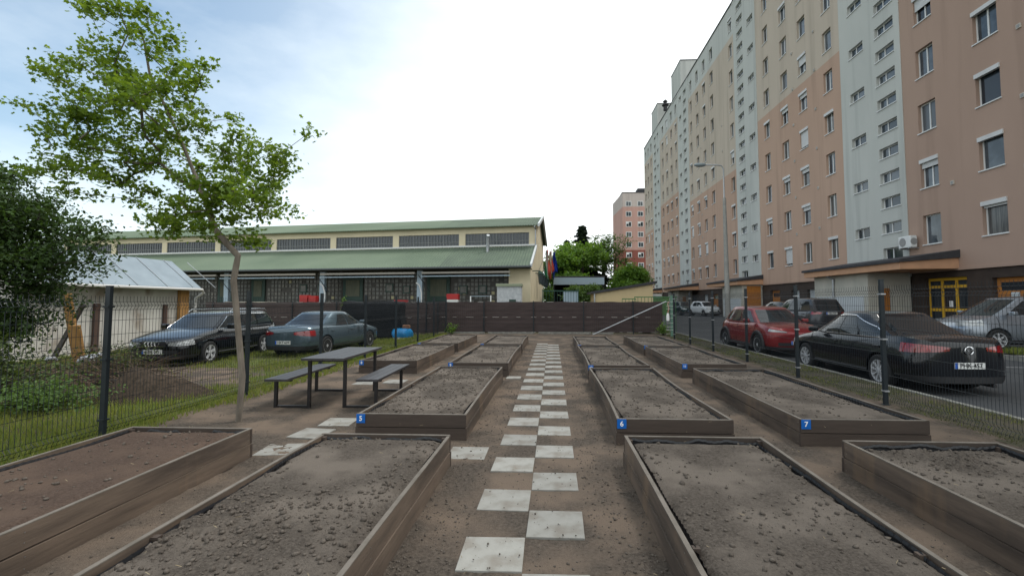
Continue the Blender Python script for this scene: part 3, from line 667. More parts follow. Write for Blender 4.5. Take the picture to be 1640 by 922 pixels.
# entrance blocks with canopies
CREAMW = mat("entrance_cream", (.5, .48, .42), (.42, .41, .36), sc=1.5, rough=.9)
FASC = mat("canopy_fascia", (.52, .30, .18), (.45, .26, .16), sc=2, rough=.85)
def entrance(ya, yb, wa, wb, xc, detail=True, panel=None):
    # canopy from ya..yb; walled block from wa..wb
    r = ab
    m = MB(); vs = [(xc, ya, 3.1), (PX + .1, ya, 3.12), (PX + .1, ya, 3.62), (xc, ya, 3.42), (xc, yb, 3.1), (PX + .1, yb, 3.12), (PX + .1, yb, 3.62), (xc, yb, 3.42)]
    m.add(vs, [(0, 1, 2, 3), (7, 6, 5, 4), (0, 3, 7, 4), (1, 5, 6, 2), (0, 4, 5, 1), (3, 2, 6, 7)]); o = fix(m.build("entrance_canopy", FASC, r))
    m = MB(); e = .1; vs = [(xc - e, ya - e, 3.42), (PX, ya - e, 3.62), (PX, ya - e, 3.98), (xc - e, ya - e, 3.55), (xc - e, yb + e, 3.42), (PX, yb + e, 3.62), (PX, yb + e, 3.98), (xc - e, yb + e, 3.55)]
    m.add(vs, [(0, 1, 2, 3), (7, 6, 5, 4), (0, 3, 7, 4), (1, 5, 6, 2), (0, 4, 5, 1), (3, 2, 6, 7)]); fix(m.build("canopy_roof", ROOFD, o))
    m = MB(); m.box(xc + .5, PX + .05, wa, wb, .1, 3.1); w = m.build("entrance_block", CREAMW, r)
    m = MB(); m.tube([(xc + .1, (wa + wb) / 2 + .4, 3.1), (xc + .42, (wa + wb) / 2 + .4, 2.9), (xc + .42, (wa + wb) / 2 + .4, .2)], .06, n=8); m.build("downpipe", GALV, w)
    m = MB(); d = .03
    if panel == 'big': m.box(xc + .9, PX - .1, wa - .05, wa - .002, .2, 3.0); m.build("timber_panel", ORANGE, w)
    else: m.box(xc + 1.1, xc + 1.55, wa - .05, wa - .002, .25, 2.3); m.build("side_door", ORANGE, w)
    if detail:
        m = MB(); m.box(xc + .44, xc + .499, wa + .3, wb - .3, .2, 1.9); m.build("metal_panel", GDW, w)
entrance(22.2, 30.4, 25.2, 30.15, 15.9)
entrance(42.1, 50.2, 42.4, 47.2, 16.3, True, 'big')
entrance(60.3, 69, 63.3, 68.5, 16.2, False); entrance(80, 88, 80.2, 85.5, 16.3, False)
# air conditioner
r = empty("air_conditioner", (PX - .3, 24.8, 4.35)); tag(r, "white air conditioner unit hung on the block above the near entrance canopy", "air conditioner")
m = MB(); m.box(-.16, .16, -.42, .42, 0, .6); m.build("casing", FRAME, r, bevel=.03)
m = MB(); m.lathe([(.22, -.165), (.22, -.175), (.18, -.18), (.05, -.178)], (0, .12, .3), 'x', 20); fix(m.build("fan_grille", VENT, r))
m = MB(); m.lathe([(.17, -.424), (.17, -.43), (.03, -.432)], (0.0, 0, .3), 'y', 16); fix(m.build("fan_side", VENT, r))
m = MB(); m.box(-.2, .3, -.35, -.3, -.05, -.002); m.box(-.2, .3, .3, .35, -.05, -.002); m.build("bracket", GALV, r)
# ================================================================ RED TOWER BLOCK (far)
rb = empty("red_apartment_tower", (0, 0, 0)); tag(rb, "distant ten storey tower block with dark red base, salmon middle and grey top", "apartment block")
RED = stucco("stucco_dark_red", (.27, .1, .08), (.23, .085, .07)); SAL = stucco("stucco_salmon", (.5, .31, .27), (.45, .28, .24)); GRY = stucco("stucco_greige", (.5, .44, .41), (.44, .38, .36))
Y0 = 124
for a, b, m_ in ((0, 15.2, RED), (15.2, 26.7, SAL), (26.7, 30.4, GRY)):
    m = MB(); m.add([(18.6, Y0, a), (30, Y0, a), (30, Y0 + 14, a), (17.9, Y0 + 14, a), (18.6, Y0, b), (30, Y0, b), (30, Y0 + 14, b), (17.9, Y0 + 14, b)], [(0, 1, 5, 4), (1, 2, 6, 5), (2, 3, 7, 6), (3, 0, 4, 7), (4, 5, 6, 7), (3, 2, 1, 0)]); m.build("wall", m_, rb)
m = MB(); m.box(18.5, 30.1, Y0 - .1, Y0 + 14.1, 30.4, 30.6); m.build("parapet", ROOFD, rb)
m = MB(); m.box(23.2, 25.6, Y0 + 3, Y0 + 6, 30.6, 32.3); m.build("roof_hut", ROOFD, rb)
for k in range(10):
    for xx in (20.2, 23.3, 26.5):
        z = 3.0 + 2.72 * k; m = MB(); m.box(xx - .75, xx + .75, Y0 - .05, Y0 + .05, z - .7, z + .7); w_ = m.build("window", FRAME, rb)
        m = MB(); m.box(xx - .6, xx - .04, Y0 - .07, Y0 - .052, z - .56, z + (.56 if (k * 7 + int(xx)) % 3 else .1)); m.box(xx + .04, xx + .6, Y0 - .07, Y0 - .052, z - .56, z + .5); m.build("pane", GL[(k + int(xx)) % 3], w_)
# ================================================================ MARKET HALL
HA = R(180 - 8.2)
ux, uy = math.cos(HA), math.sin(HA); vx, vy = math.sin(R(2.4)), math.cos(R(2.4))
HO = (-1.45, 30.0)
def hp(u, v, z): return (HO[0] + ux * u + vx * v, HO[1] + uy * u + vy * v, z)
def hbox(m, u0, u1, v0, v1, z0, z1): 
    vs = [hp(u, v, z) for u in (u0, u1) for v in (v0, v1) for z in (z0, z1)]
    return m.add(vs, [(0, 2, 3, 1), (4, 5, 7, 6), (0, 1, 5, 4), (2, 6, 7, 3), (0, 4, 6, 2), (1, 3, 7, 5)])
hall = empty("market_hall", (0, 0, 0)); tag(hall, "low cream market hall with green corrugated roofs behind the brown netting", "market hall")
HCR = mat("hall_cream", (.68, .6, .43), (.6, .53, .38), sc=.8, rough=.9, bump=.002, bsc=25)
HGRN = mat("roof_green", (.118, .158, .112), (.096, .132, .096), sc=.25, rough=.8, c3=(.135, .175, .128), sc3=.12, spec=.2)
HGRNW = mat("roof_green_weathered", (.115, .152, .112), (.09, .118, .092), sc=.6, rough=.85, spec=.2)
BLUST = mat("pale_blue_steel", (.33, .42, .5), rough=.5)
def corrug(u0, u1, v0, z0, v1, z1, m_, name, amp=.028, per=.2, drop=None):
    n_ = int((u1 - u0) / (per / 4)); us = np.linspace(u0, u1, n_ + 1); vs = []; fs = []
    for i, u in enumerate(us):
        a = amp * math.sin(2 * math.pi * u / per)
        for t in (0, .5, 1): vs.append(hp(u, v0 + (v1 - v0) * t, z0 + (z1 - z0) * t + a))
        vs.append(hp(u, v0 + .01, z0 + a - .05))
    for i in range(n_):
        b = i * 4; fs += [(b, b + 4, b + 5, b + 1), (b + 1, b + 5, b + 6, b + 2), (b + 3, b + 7, b + 4, b)]
    m = MB(); m.add(vs, fs); return m.build(name, m_, hall, smooth=False)
HL = 44
EZ, TZ, CZ, RZ = 3.93, 5.72, 7.22, 8.75
corrug(-.15, 6.2, -.1, EZ, 4.4, TZ, HGRNW, "lower_roof"); corrug(6.2, HL, -.1, EZ, 4.4, TZ, HGRN, "lower_roof")
corrug(-.35, 7.5, 4.0, CZ, 9.3, RZ, HGRNW, "upper_roof"); corrug(7.5, HL, 4.0, CZ, 9.3, RZ, HGRN, "upper_roof")
corrug(-.35, HL, 14.8, 7.0, 9.3, RZ, HGRNW, "rear_roof")
m = MB(); hbox(m, -.4, -.25, 3.95, 9.3, CZ, CZ); m = MB()
for (v0, z0, v1, z1, u) in ((3.95, CZ, 9.35, RZ, -.36), (9.3, RZ, 14.9, 7.0, -.36), (-.15, EZ, 4.45, TZ, -.16)):
    vs = [hp(u, v0, z0 - .12), hp(u, v0, z0 + .1), hp(u, v1, z1 + .1), hp(u, v1, z1 - .12), hp(u + .14, v0, z0 - .12), hp(u + .14, v0, z0 + .1), hp(u + .14, v1, z1 + .1), hp(u + .14, v1, z1 - .12)]
    m.add(vs, [(0, 1, 2, 3), (7, 6, 5, 4), (0, 4, 5, 1), (1, 5, 6, 2), (2, 6, 7, 3), (3, 7, 4, 0)])
fix(m.build("verge_flashing", mat("flashing", (.5, .52, .53), rough=.5), hall))
# clerestory with windows
win = [(.45 + 5.45 * k, .45 + 5.45 * k + 4.95) for k in range(8)]
m = MB(); hbox(m, .05, HL, 4.4, 4.6, 5.4, 5.84); hbox(m, .05, HL, 4.4, 4.6, 6.75, 7.25)
us = [.05] + [e for w in win for e in w] + [HL]
for i in range(0, len(us), 2): hbox(m, us[i], us[i + 1], 4.4, 4.6, 5.84, 6.75)
m.build("clerestory_wall", HCR, hall)
m = MB(); hbox(m, 0, HL, 4.34, 4.4, 5.74, 5.86); m.build("clerestory_sill", FRAME, hall)
MULL = mat("mullion_grey", (.2, .21, .21), rough=.6); CLG = glassm("clerestory_glass", (.05, .06, .07), .2)
for (a, b) in win:
    m = MB(); hbox(m, a, b, 4.5, 4.52, 5.84, 6.75); g_ = m.build("clerestory_window", CLG, hall); m = MB()
    u = a
    k = 0
    while u < b: w = .03 if k % 5 else .06; hbox(m, u, u + w, 4.46, 4.495, 5.84, 6.75); u += .245; k += 1
    hbox(m, a, b, 4.455, 4.49, 6.12, 6.16); m.build("mullion", MULL, g_)
# end wall
m = MB()
def poly(pts, u, th):
    n_ = len(pts); vs = [hp(u, v, z) for v, z in pts] + [hp(u + th, v, z) for v, z in pts]
    m.add(vs, [tuple(range(n_)), tuple(range(2 * n_ - 1, n_ - 1, -1))] + [(i, i + n_, (i + 1) % n_ + n_, (i + 1) % n_) for i in range(n_)])
poly([(.8, 0), (.8, 4.15), (4.4, 5.55), (4.4, 7.2), (9.3, 8.6), (14.4, 7.05), (14.4, 0)], .02, .03)
fix(m.build("end_wall", HCR, hall))
m = MB(); hbox(m, .05, 1.5, .8, 1.0, 0, 3.9); m.build("corner_wall", HCR, hall)
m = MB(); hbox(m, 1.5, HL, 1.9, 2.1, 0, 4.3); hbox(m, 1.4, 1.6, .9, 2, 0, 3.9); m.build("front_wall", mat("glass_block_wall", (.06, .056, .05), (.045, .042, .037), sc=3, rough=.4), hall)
# glass block grid
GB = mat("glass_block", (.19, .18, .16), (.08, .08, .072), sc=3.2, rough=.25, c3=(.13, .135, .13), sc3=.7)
GBL = mat("glass_block_lit", (.4, .36, .2), (.3, .28, .18), sc=8, rough=.4)  # brighter yellow copy of the block: lit look put into the colour
fb, lit = MB(), MB(); br = random.Random(5)
doors = [(5.9, 7.6), (12.6, 14.2), (23.5, 25.0), (20.8, 22.0)]
u = 1.75
while u < 34:
    if not any(a - .3 < u < b for a, b in doors):
        z = .9
        while z < 3.6:
            if br.random() < .93:
                (lit if br.random() < .05 else fb).box(0, 0, 0, 0, 0, 0) if False else hbox(lit if br.random() < .03 else fb, u, u + .215, 1.86, 1.91, z, z + .215)
            z += .3
    u += .3
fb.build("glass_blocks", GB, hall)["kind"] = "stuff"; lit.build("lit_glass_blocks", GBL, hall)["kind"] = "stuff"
DG = mat("door_green", (.03, .06, .05), rough=.5)
for (a, b) in doors:
    m = MB(); hbox(m, a, b, 1.8, 1.9, 0, 3.5); d_ = m.build("hall_door", DG, hall); m = MB(); hbox(m, a + .25, b - .25, 1.77, 1.799, 2.0, 3.2); m.build("pane", mat("curtain_olive", (.11, .115, .08), (.07, .08, .06), sc=5, rough=.6, stretch=(4, 4, .3)), d_)
for (u, z, w) in ((8.9, 2.2, .55), (10.2, 2.3, .6), (3.2, 2.15, .6), (4.6, 2.15, .6), (17.2, 2.3, .6), (15.6, 2.2, .7)):
    m = MB(); hbox(m, u, u + w, 1.8, 1.86, z, z + w); w_ = m.build("small_window", DG, hall); m = MB(); hbox(m, u + .08, u + w - .08, 1.78, 1.799, z + .08, z + w - .08); m.build("pane", GB, w_)
for u in (7.55, 15.0, 23.0, 31.0): m = MB(); hbox(m, u, u + .38, .55, .85, 0, 3.75); m.build("steel_column", BLUST, hall)
m = MB(); m.tube([hp(-.1, -.2, EZ - .08), hp(HL, -.2, EZ - .08)], .075, n=8); m.build("gutter", mat("gutter_dark", (.06, .07, .075), rough=.5), hall)
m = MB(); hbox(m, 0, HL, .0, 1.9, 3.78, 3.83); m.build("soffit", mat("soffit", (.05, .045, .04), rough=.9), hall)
m = MB()
for (a, b) in ((1.3, 7.4), (7.9, 15.0), (15.4, 23.2), (23.6, 31)):
    hbox(m, a, b, -.05, .12, 3.48, 3.6); 
m.build("awning_case", mat("awning_beige", (.3, .28, .25), rough=.6), hall)
m = MB()
for (a, b) in ((1.3, 7.4), (7.9, 15.0), (15.4, 23.2), (23.6, 31)): m.tube([hp(a, -.1, 3.3), hp(b, -.1, 3.3)], .035, n=6)
m.build("awning_bar", BLUST, hall)
m = MB()
for u in (7.6, 15.2, 23.3): m.tube([hp(u, -.1, 3.4), hp(u - .6, .5, 2.3)], .03, n=5)
m.build("awning_arm", mat("arm_dark", (.03, .035, .04), rough=.5), hall)
m = MB(); m.tube([hp(3.4, 3.2, 5.2), hp(3.4, 3.2, 6.3), hp(3.36, 3.1, 6.42)], .12, n=10); m.build("flue_pipe", GALV, hall, smooth=True)
m = MB(); m.tube([hp(.0, 3.9, 7.1), hp(-.05, 4.2, 6.9), hp(-.05, 4.2, 5.7)], .05, n=6); m.build("downpipe", GALV, hall)
m = MB()
for u, s_ in ((7.9, 1), (15.2, 1)): m.tube([hp(u, .3, 2.9), hp(u - .25, .3, 2.7), hp(u - .4, .3, 2.2), hp(u - .4, .3, 0)], .05, n=6)
m.build("drain_pipe", FRAME, hall)
# objects in front of the hall
def simple(name, lab, cat, parts, loc, rz=0, group=None):
    r = empty(name, loc, rz); tag(r, lab, cat, group)
    for (nm, mt, boxes) in parts:
        m = MB()
        for b in boxes: m.box(*b)
        m.build(nm, mt, r, bevel=.01)
    return r
h0 = hp(1.2, -.8, 0)
simple("kiosk", "whitewashed box kiosk with greenish flat roof standing before the hall corner", "kiosk", [("body", mat("whitewash", (.5, .52, .54), (.36, .38, .41), sc=6, rough=.9), [(-.75, .75, -.5, .5, 0, 2.55)]), ("roof", mat("kiosk_roof", (.25, .28, .2), rough=.8), [(-.82, .8, -.6, .6, 2.55, 2.72)]), ("hatch", DG, [(0, .42, -.55, -.5, 1.25, 1.75)])], h0)
REDM = mat("red_plastic", (.36, .015, .015), rough=.35, spec=.5)
h0 = hp(4.9, -1.0, 0); simple("cooler_chest", "small red and white cooler chest showing above the brown netting", "cooler", [("body", FRAME, [(-.35, .35, -.25, .25, 1.2, 1.75)]), ("lid", REDM, [(-.37, .37, -.27, .27, 1.75, 2.1)]), ("stand", FGREY, [(-.35, .35, -.25, .25, 0, 1.2)])], h0)
h0 = hp(15.2, -1.2, 0); simple("red_ice_box", "pair of red ice boxes by the pale blue steel column of the hall", "ice box", [("body", REDM, [(-.45, .1, -.25, .25, 1.2, 2.05), (.15, .65, -.2, .3, 1.15, 2.0)]), ("base", REDM, [(-.9, .5, -.35, .35, .9, 1.2)])], h0)
h0 = hp(8.35, -1.3, 0); simple("red_crate", "small red crate peeping over the netting between two fence posts", "crate", [("body", REDM, [(-.4, .4, -.25, .25, 1.4, 1.72)]), ("stand", FGREY, [(-.35, .35, -.2, .2, 0, 1.4)])], h0)
h0 = hp(2.95, -1.5, 0); simple("white_rail", "white tubular rail behind the netting beside the whitewashed kiosk", "rail", [("post", WHITE, [(-.68, -.61, -.03, .03, 0, 1.95), (.58, .65, -.03, .03, 0, 2.0)]), ("bar", BLUST, [(-.61, .58, -.02, .02, 1.93, 1.96)])], h0)
h0 = hp(18.5, -1.2, 0); simple("market_stall", "low market stall with a pale counter in front of the hall wall", "stall", [("counter", mat("counter_pale", (.5, .46, .38), rough=.7), [(-2.6, .6, -.4, .4, 1.45, 1.6)]), ("support", FGREY, [(-2.4, -2.2, -.3, .3, 0, 1.45), (.2, .4, -.3, .3, 0, 1.45)])], h0)
# flags and lanterns on the end wall
for i, (c3_, nm) in enumerate(((((.03, .2, .1), (.45, .42, .38), (.4, .06, .04)), "green, white and red"), (((.35, .07, .04), (.5, .45, .35), (.4, .06, .04)), "faded red and white"), (((.008, .035, .28),) * 3, "plain dark blue"))):
    r = empty("flag", (-.42 + .3 * i, 36.5 + i * .7, -.55)); tag(r, f"{nm} flag hanging limp beside the end wall of the hall", "flag", "flags beside the hall")
    m = MB(); m.tube([(-.9, 0, 3.9), (.05, 0, 6.3)], .02, n=5); m.build("pole", GALV, r)
    for k in range(3):
        ys_ = np.linspace(0, 1, 9); vs = []; fs = []
        for t in np.linspace(0, 1, 10):
            for j in range(4):
                s = (k + j / 3) / 3; x = -.12 + .34 * s * (.5 + .6 * t); vs.append((x + .05 * math.sin(9 * s + 5 * t + i), .09 * math.sin(14 * s + i), 6.1 + .1 * s - t * (1.9 + .3 * math.sin(4 * s + i))))
        for a in range(9):
            for j in range(3): q = a * 4 + j; fs.append((q, q + 1, q + 5, q + 4))
        m = MB(); m.add(vs, fs); o = m.build("cloth", mat(f"flagcloth{i}{k}", c3_[k], rough=.8), r, smooth=True); o.modifiers.new("s", 'SOLIDIFY').thickness = .01
LG = mat("lantern_green", (.02, .06, .045), rough=.5)
for i in range(4):
    b = hp(0, 2.0 + 2.6 * i, 0); r = empty("wall_lantern", (b[0] + .55, b[1], 2.7)); tag(r, f"dark green lantern on the end wall of the hall, {ORD[i]} from the front corner", "lantern", "lanterns on the hall end wall")
    m = MB(); m.box(-.55, 0, -.03, .03, .98, 1.04); m.box(-.12, .12, -.12, .12, .86, .95); m.build("bracket", LG, r)
    m = MB(); m.lathe([(.07, .1), (.13, .2), (.17, .8)], n=6); m.build("glass", GL[1], r)
    m = MB()
    for k in range(6): t = k * math.pi / 3; m.tube([(.07 * math.cos(t), .07 * math.sin(t), .08), (.18 * math.cos(t), .18 * math.sin(t), .82)], .018, n=4)
    m.lathe([(.22, .82), (.12, .95), (.03, 1.0)], n=6); m.build("lantern_frame", LG, r)
# canopy shed beside the hall, barred gate
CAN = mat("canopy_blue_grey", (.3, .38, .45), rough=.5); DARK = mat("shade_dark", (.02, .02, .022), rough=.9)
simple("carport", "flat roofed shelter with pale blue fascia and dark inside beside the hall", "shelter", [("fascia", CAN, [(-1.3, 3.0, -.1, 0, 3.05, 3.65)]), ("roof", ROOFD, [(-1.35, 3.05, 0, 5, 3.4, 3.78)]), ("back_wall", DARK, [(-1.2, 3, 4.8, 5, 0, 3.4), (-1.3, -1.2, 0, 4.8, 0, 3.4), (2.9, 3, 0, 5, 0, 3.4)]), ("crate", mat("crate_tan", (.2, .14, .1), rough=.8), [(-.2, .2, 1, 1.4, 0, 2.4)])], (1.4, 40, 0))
r = empty("barred_gate", (-.6, 29.5, 0)); tag(r, "dark barred gate beside the cream corner of the hall", "gate")
m = MB()
for i in range(13): m.box(.05 + i * .17, .07 + i * .17, -.01, .01, .1, 2.25)
m.box(0, 2.2, -.02, .02, 2.25, 2.32); m.box(0, 2.2, -.02, .02, .05, .12); m.box(-.04, .0, -.03, .03, 0, 2.4); m.box(2.2, 2.25, -.03, .03, 0, 2.4); m.build("bars", LG, r)
m = MB(); m.box(1.3, 2.2, .02, .04, 1.3, 2.25); m.build("sheet", CAN, r)
# cream outbuilding with sloping roof
r = empty("cream_outbuilding", (2.75, 30, 0)); tag(r, "low cream outbuilding with a single sloping dark roof beyond the netting", "outbuilding")
CRM = mat("outbuilding_cream", (.56, .44, .26), (.5, .4, .24), sc=1.2, rough=.9)
m = MB(); m.add([(0, 0, 0), (3.6, 0, 0), (3.6, 4, 0), (0, 4, 0), (0, 0, 2.15), (3.6, 0, 2.72), (3.6, 4, 2.72), (0, 4, 2.15)], [(0, 1, 5, 4), (1, 2, 6, 5), (2, 3, 7, 6), (3, 0, 4, 7), (4, 5, 6, 7)]); m.build("wall", CRM, r)
m = MB(); m.add([(-.25, -.15, 2.1), (3.85, -.15, 2.76), (3.85, 4.2, 2.76), (-.25, 4.2, 2.1), (-.25, -.15, 2.26), (3.85, -.15, 2.92), (3.85, 4.2, 2.92), (-.25, 4.2, 2.26)], [(0, 1, 5, 4), (1, 2, 6, 5), (2, 3, 7, 6), (3, 0, 4, 7), (4, 5, 6, 7), (3, 2, 1, 0)]); m.build("roof", ROOFD, r)
m = MB(); m.tube([(-.08, -.12, 2.1), (-.08, -.12, 0)], .05, n=6); m.build("downpipe", GALV, r)
# green railing
GRL = mat("railing_green", (.06, .16, .06), rough=.5)
r = empty("green_railing", (3.6, 25.2, 0)); tag(r, "green tubular railing with a strip of green netting behind the brown fence", "railing")
m = MB()
for (a, b, z) in ((.1, .85, 1.78), (.75, 3.0, 1.88)):
    m.box(a, b, -.02, .02, z - .05, z)
    x = a
    while x < b: m.box(x, x + .025, -.012, .012, 0, z); x += .18
m.build("rail", GRL, r)
m = MB(); m.box(1.75, 2.6, .03, .035, .9, 1.82); m.build("netting", mat("net_green", (.10, .18, .07), (.06, .11, .05), sc=5, rough=.7), r)
simple("freight_box", "pale box with a white top behind the green railing", "box", [("body", CAN, [(0, 1.4, 0, 1.2, 0, 2.0)]), ("lid", FRAME, [(-.05, 1.45, -.05, 1.2, 2.0, 2.1)])], (6.1, 33, 0))
# ================================================================ WHITE SHED on the left
r = empty("white_shed", (0, 0, 0)); tag(r, "whitewashed brick shed with pale blue-grey sheet roof behind the black estate car", "shed")
WW_ = mat("whitewash_brick", (.55, .54, .51), (.46, .44, .41), sc=1.3, rough=.95, bump=.006, bsc=20, c3=(.3, .26, .22), sc3=1.4, ramp=(.55, .7))
m = MB(); m.add([(-15.3, 12.6, -.2), (-15.3, 19.0, -.2), (-17.3, 19.0, -.2), (-17.3, 12.6, -.2), (-15.3, 12.6, 2.2), (-15.3, 19.0, 2.2), (-17.3, 19.0, 2.2), (-17.3, 12.6, 2.2), (-16.3, 12.6, 3.15), (-16.3, 19, 3.15)], [(0, 1, 5, 4), (1, 2, 6, 9, 5), (2, 3, 7, 6), (3, 0, 4, 8, 7)]); fix(m.build("wall", WW_, r))
RBL = mat("sheet_roof_blue", (.23, .28, .32), (.19, .235, .27), sc=1.5, rough=.6)
m = MB()
for sx, xe in ((1, -14.95), (-1, -17.65)):
    y = 12.3
    while y < 19.2:
        a = (-16.3, y, 3.34); b = (-16.3, min(y + 1.3, 19.25) - .012, 3.34); c = (xe, b[1], 2.2); d = (xe, y, 2.2)
        m.add([a, b, c, d] + [(p[0], p[1], p[2] - .05) for p in (a, b, c, d)], [(0, 1, 2, 3), (7, 6, 5, 4), (0, 4, 5, 1), (1, 5, 6, 2), (2, 6, 7, 3), (3, 7, 4, 0)]); y += 1.3
fix(m.build("roof", RBL, r))
m = MB()
for k in range(7): y = 12.3 + 1.3 * k; m.box(-16.32, -16.28, y, y, 0, 0) if 0 else m.tube([(-16.3, y, 3.36), (-14.95, y, 2.22)], .014, n=4)
m.build("roof_seam", GALV, r)
m = MB(); m.tube([(-14.9, 12.3, 2.14), (-14.9, 19.25, 2.12), (-14.95, 19.4, 2.0), (-15.25, 19.35, 1.75), (-15.27, 19.3, 0)], .055, n=7); m.build("gutter", mat("gutter_white", (.55, .55, .54), rough=.4), r)
OCH = mat("bare_timber", (.36, .2, .075), (.28, .15, .05), sc=5, rough=.8, stretch=(1, 1, .2))
m = MB(); m.box(-15.28, -15.14, 18.4, 18.85, -.1, 2.12); m.build("door_post", OCH, r)
m = MB(); m.box(-15.28, -15.2, 14.9, 15.08, -.1, 1.55); m.box(-15.28, -15.2, 17.7, 17.85, -.1, 1.5); m.build("dark_post", mat("post_rust", (.08, .05, .04), rough=.8), r)
# leaning timber, junk
for i, (x, y, dx, h_, w_, mt, lab) in enumerate(((-13.6, 12.9, -.4, 2.0, .25, OCH, "ochre board leaning upright at the left end of the white shed"), (-13.2, 12.6, -.3, 1.1, .32, OCH, "short ochre plank with a broken top leaning by the white shed"), (-14.3, 12.8, .9, 1.9, .12, mat("grey_timber", (.1, .09, .085), (.06, .055, .05), sc=5, rough=.9), "dark weathered beam leaning against the left end of the shed"))):
    m = MB(); Mx = Matrix.Translation((x, y, -.12)) @ Matrix.Rotation(R(12 if i < 2 else 28), 4, 'Y' if i == 2 else 'X'); m.box(-w_ / 2, w_ / 2, -.03, .03, 0, h_, Mx)
    tag(m.build("leaning_plank", mt), lab, "plank", "boards leaning by the shed")
PB = mat("plastic_bag", (.38, .4, .43), (.28, .3, .33), sc=8, rough=.5)
for i, (x, y, s_, lab) in enumerate(((-11.9, 11.6, .2, "crumpled white plastic bag in the brush below the ochre boards"), (-12.9, 11.6, .1, "smaller white plastic bag, left of the bigger one in the brush"))):
    P_ = np.array([[rng.uniform(-s_, s_), rng.uniform(-.12, .12), rng.uniform(0, s_ * .6)] for _ in range(9)]); v, f = lumps(P_, np.full(9, s_ * .62), i + 3); o = np_mesh("plastic_bag", v, f, PB, smooth=True); o.location = (x, y, .1); tag(o, lab, "bag")
# earth heap
def heap_z(X, Y): return -.15 + .5 * np.exp(-((X + 7.6) / .38) ** 2 - ((Y - 8.3) / .5) ** 2) + .34 * np.exp(-((X + 7.0) / .5) ** 2 - ((Y - 8.0) / .5) ** 2) + .2 * np.exp(-((X + 6.5) / .6) ** 2 - ((Y - 8.2) / .5) ** 2) + .07 * fbm(X * 6, Y * 6, 4, 5)
tag(grid_mesh("earth_heap", np.linspace(-8.8, -5.5, 90), np.linspace(6.9, 9.6, 70), lambda X, Y: heap_z(X, Y) + .05 * (fbm(X * 13, Y * 13, 3, 8) - .45) - .04, mat("heap_earth", (.07, .053, .04), (.035, .028, .022), sc=14, rough=1, bump=.02, bsc=40, spec=.05)), "heap of dug earth on the grass in front of the black estate car", "earth heap")
# black tarp stack, blue tub
TARP = mat("black_tarp", (.005, .006, .008), (.009, .010, .012), sc=3, spec=.15, rough=.6, bump=.03, bsc=3)
m = bmesh.new(); bmesh.ops.create_cube(m, size=1); bmesh.ops.subdivide_edges(m, edges=m.edges, cuts=9, use_grid_fill=True)
for v_ in m.verts:
    x, y, z = v_.co; fl = 1 + .12 * (.5 - z); v_.co = Vector((x * 2.5 * fl, y * 1.4 * fl, (z + .5) * 1.72)) + Vector((math.sin(z * 9 + x * 7), math.cos(z * 8 + y * 9), math.sin(x * 8)* (z > .3))) * .035
me = bpy.data.meshes.new("tarp"); m.to_mesh(me); m.free(); me.materials.append(TARP); me.polygons.foreach_set("use_smooth", [True] * len(me.polygons))
o = bpy.data.objects.new("tarpaulin_stack", me); S.collection.objects.link(o); o.location = (-8.3, 21.6, -.1); o.rotation_euler = (0, 0, R(8)); tag(o, "tall stack wrapped in black tarpaulin in front of the grey-blue sedan", "covered stack")
r = empty("blue_tub", (-6.75, 20.9, -.1)); r.scale = (.78, .78, .85); tag(r, "round tub draped in bright blue plastic on the grass by the black stack", "tub")
m = MB(); m.lathe([(.5, 0), (.55, .06), (.52, .1), (.54, .16)], n=18); m.build("base", mat("tub_white", (.5, .5, .46), rough=.6), r)
vs = []; fs = []
for i, (rr_, zz) in enumerate([(.56, .15), (.6, .3), (.57, .45), (.5, .56), (.25, .6), (.01, .58)]):
    for k in range(24): t = k * math.pi / 12; q = rr_ * (1 + .07 * math.sin(5 * t + i) * (i < 4)); vs.append((q * math.cos(t), q * math.sin(t), zz))
for i in range(5):
    for k in range(24): fs.append((i * 24 + k, i * 24 + (k + 1) % 24, (i + 1) * 24 + (k + 1) % 24, (i + 1) * 24 + k))
m = MB(); m.add(vs, fs); m.build("cover", mat("blue_plastic", (.01, .22, .5), (.01, .16, .4), sc=5, rough=.3, spec=.5), r, smooth=True)
m = MB(); m.box(.0, .4, -.1, .25, .58, .78); m.build("bundle", mat("bundle_brown", (.25, .12, .06), (.12, .06, .04), sc=9, rough=.8), r, bevel=.05)
# ================================================================ STREET LAMP
r = empty("street_lamp", (11.35, 31, .1)); tag(r, "tall tapered concrete street lamp with a single arm in front of the apartment block", "street lamp")
m = MB(); m.tube([(0, 0, 0), (-.06, 0, 8.3)], [.19, .105], n=10); m.build("pole", mat("lamp_concrete", (.3, .3, .28), (.24, .24, .23), sc=4, rough=.9), r, smooth=True)
m = MB(); m.tube([(-.06, 0, 8.1), (-.07, 0, 10.2), (-.2, 0, 10.45), (-.5, 0, 10.5), (-1.3, 0, 10.52)], .045, n=8); m.build("arm", GALV, r, smooth=True)
m = MB(); vs = []; 
m.lathe([(.03, 0), (.1, .08), (.14, .3), (.13, .6), (.05, .78)], n=10); o = m.build("lamp_head", mat("lamp_head", (.2, .24, .26), rough=.4), r, smooth=True); o.rotation_euler = (0, R(-90), 0); o.location = (-1.2, 0, 10.52)
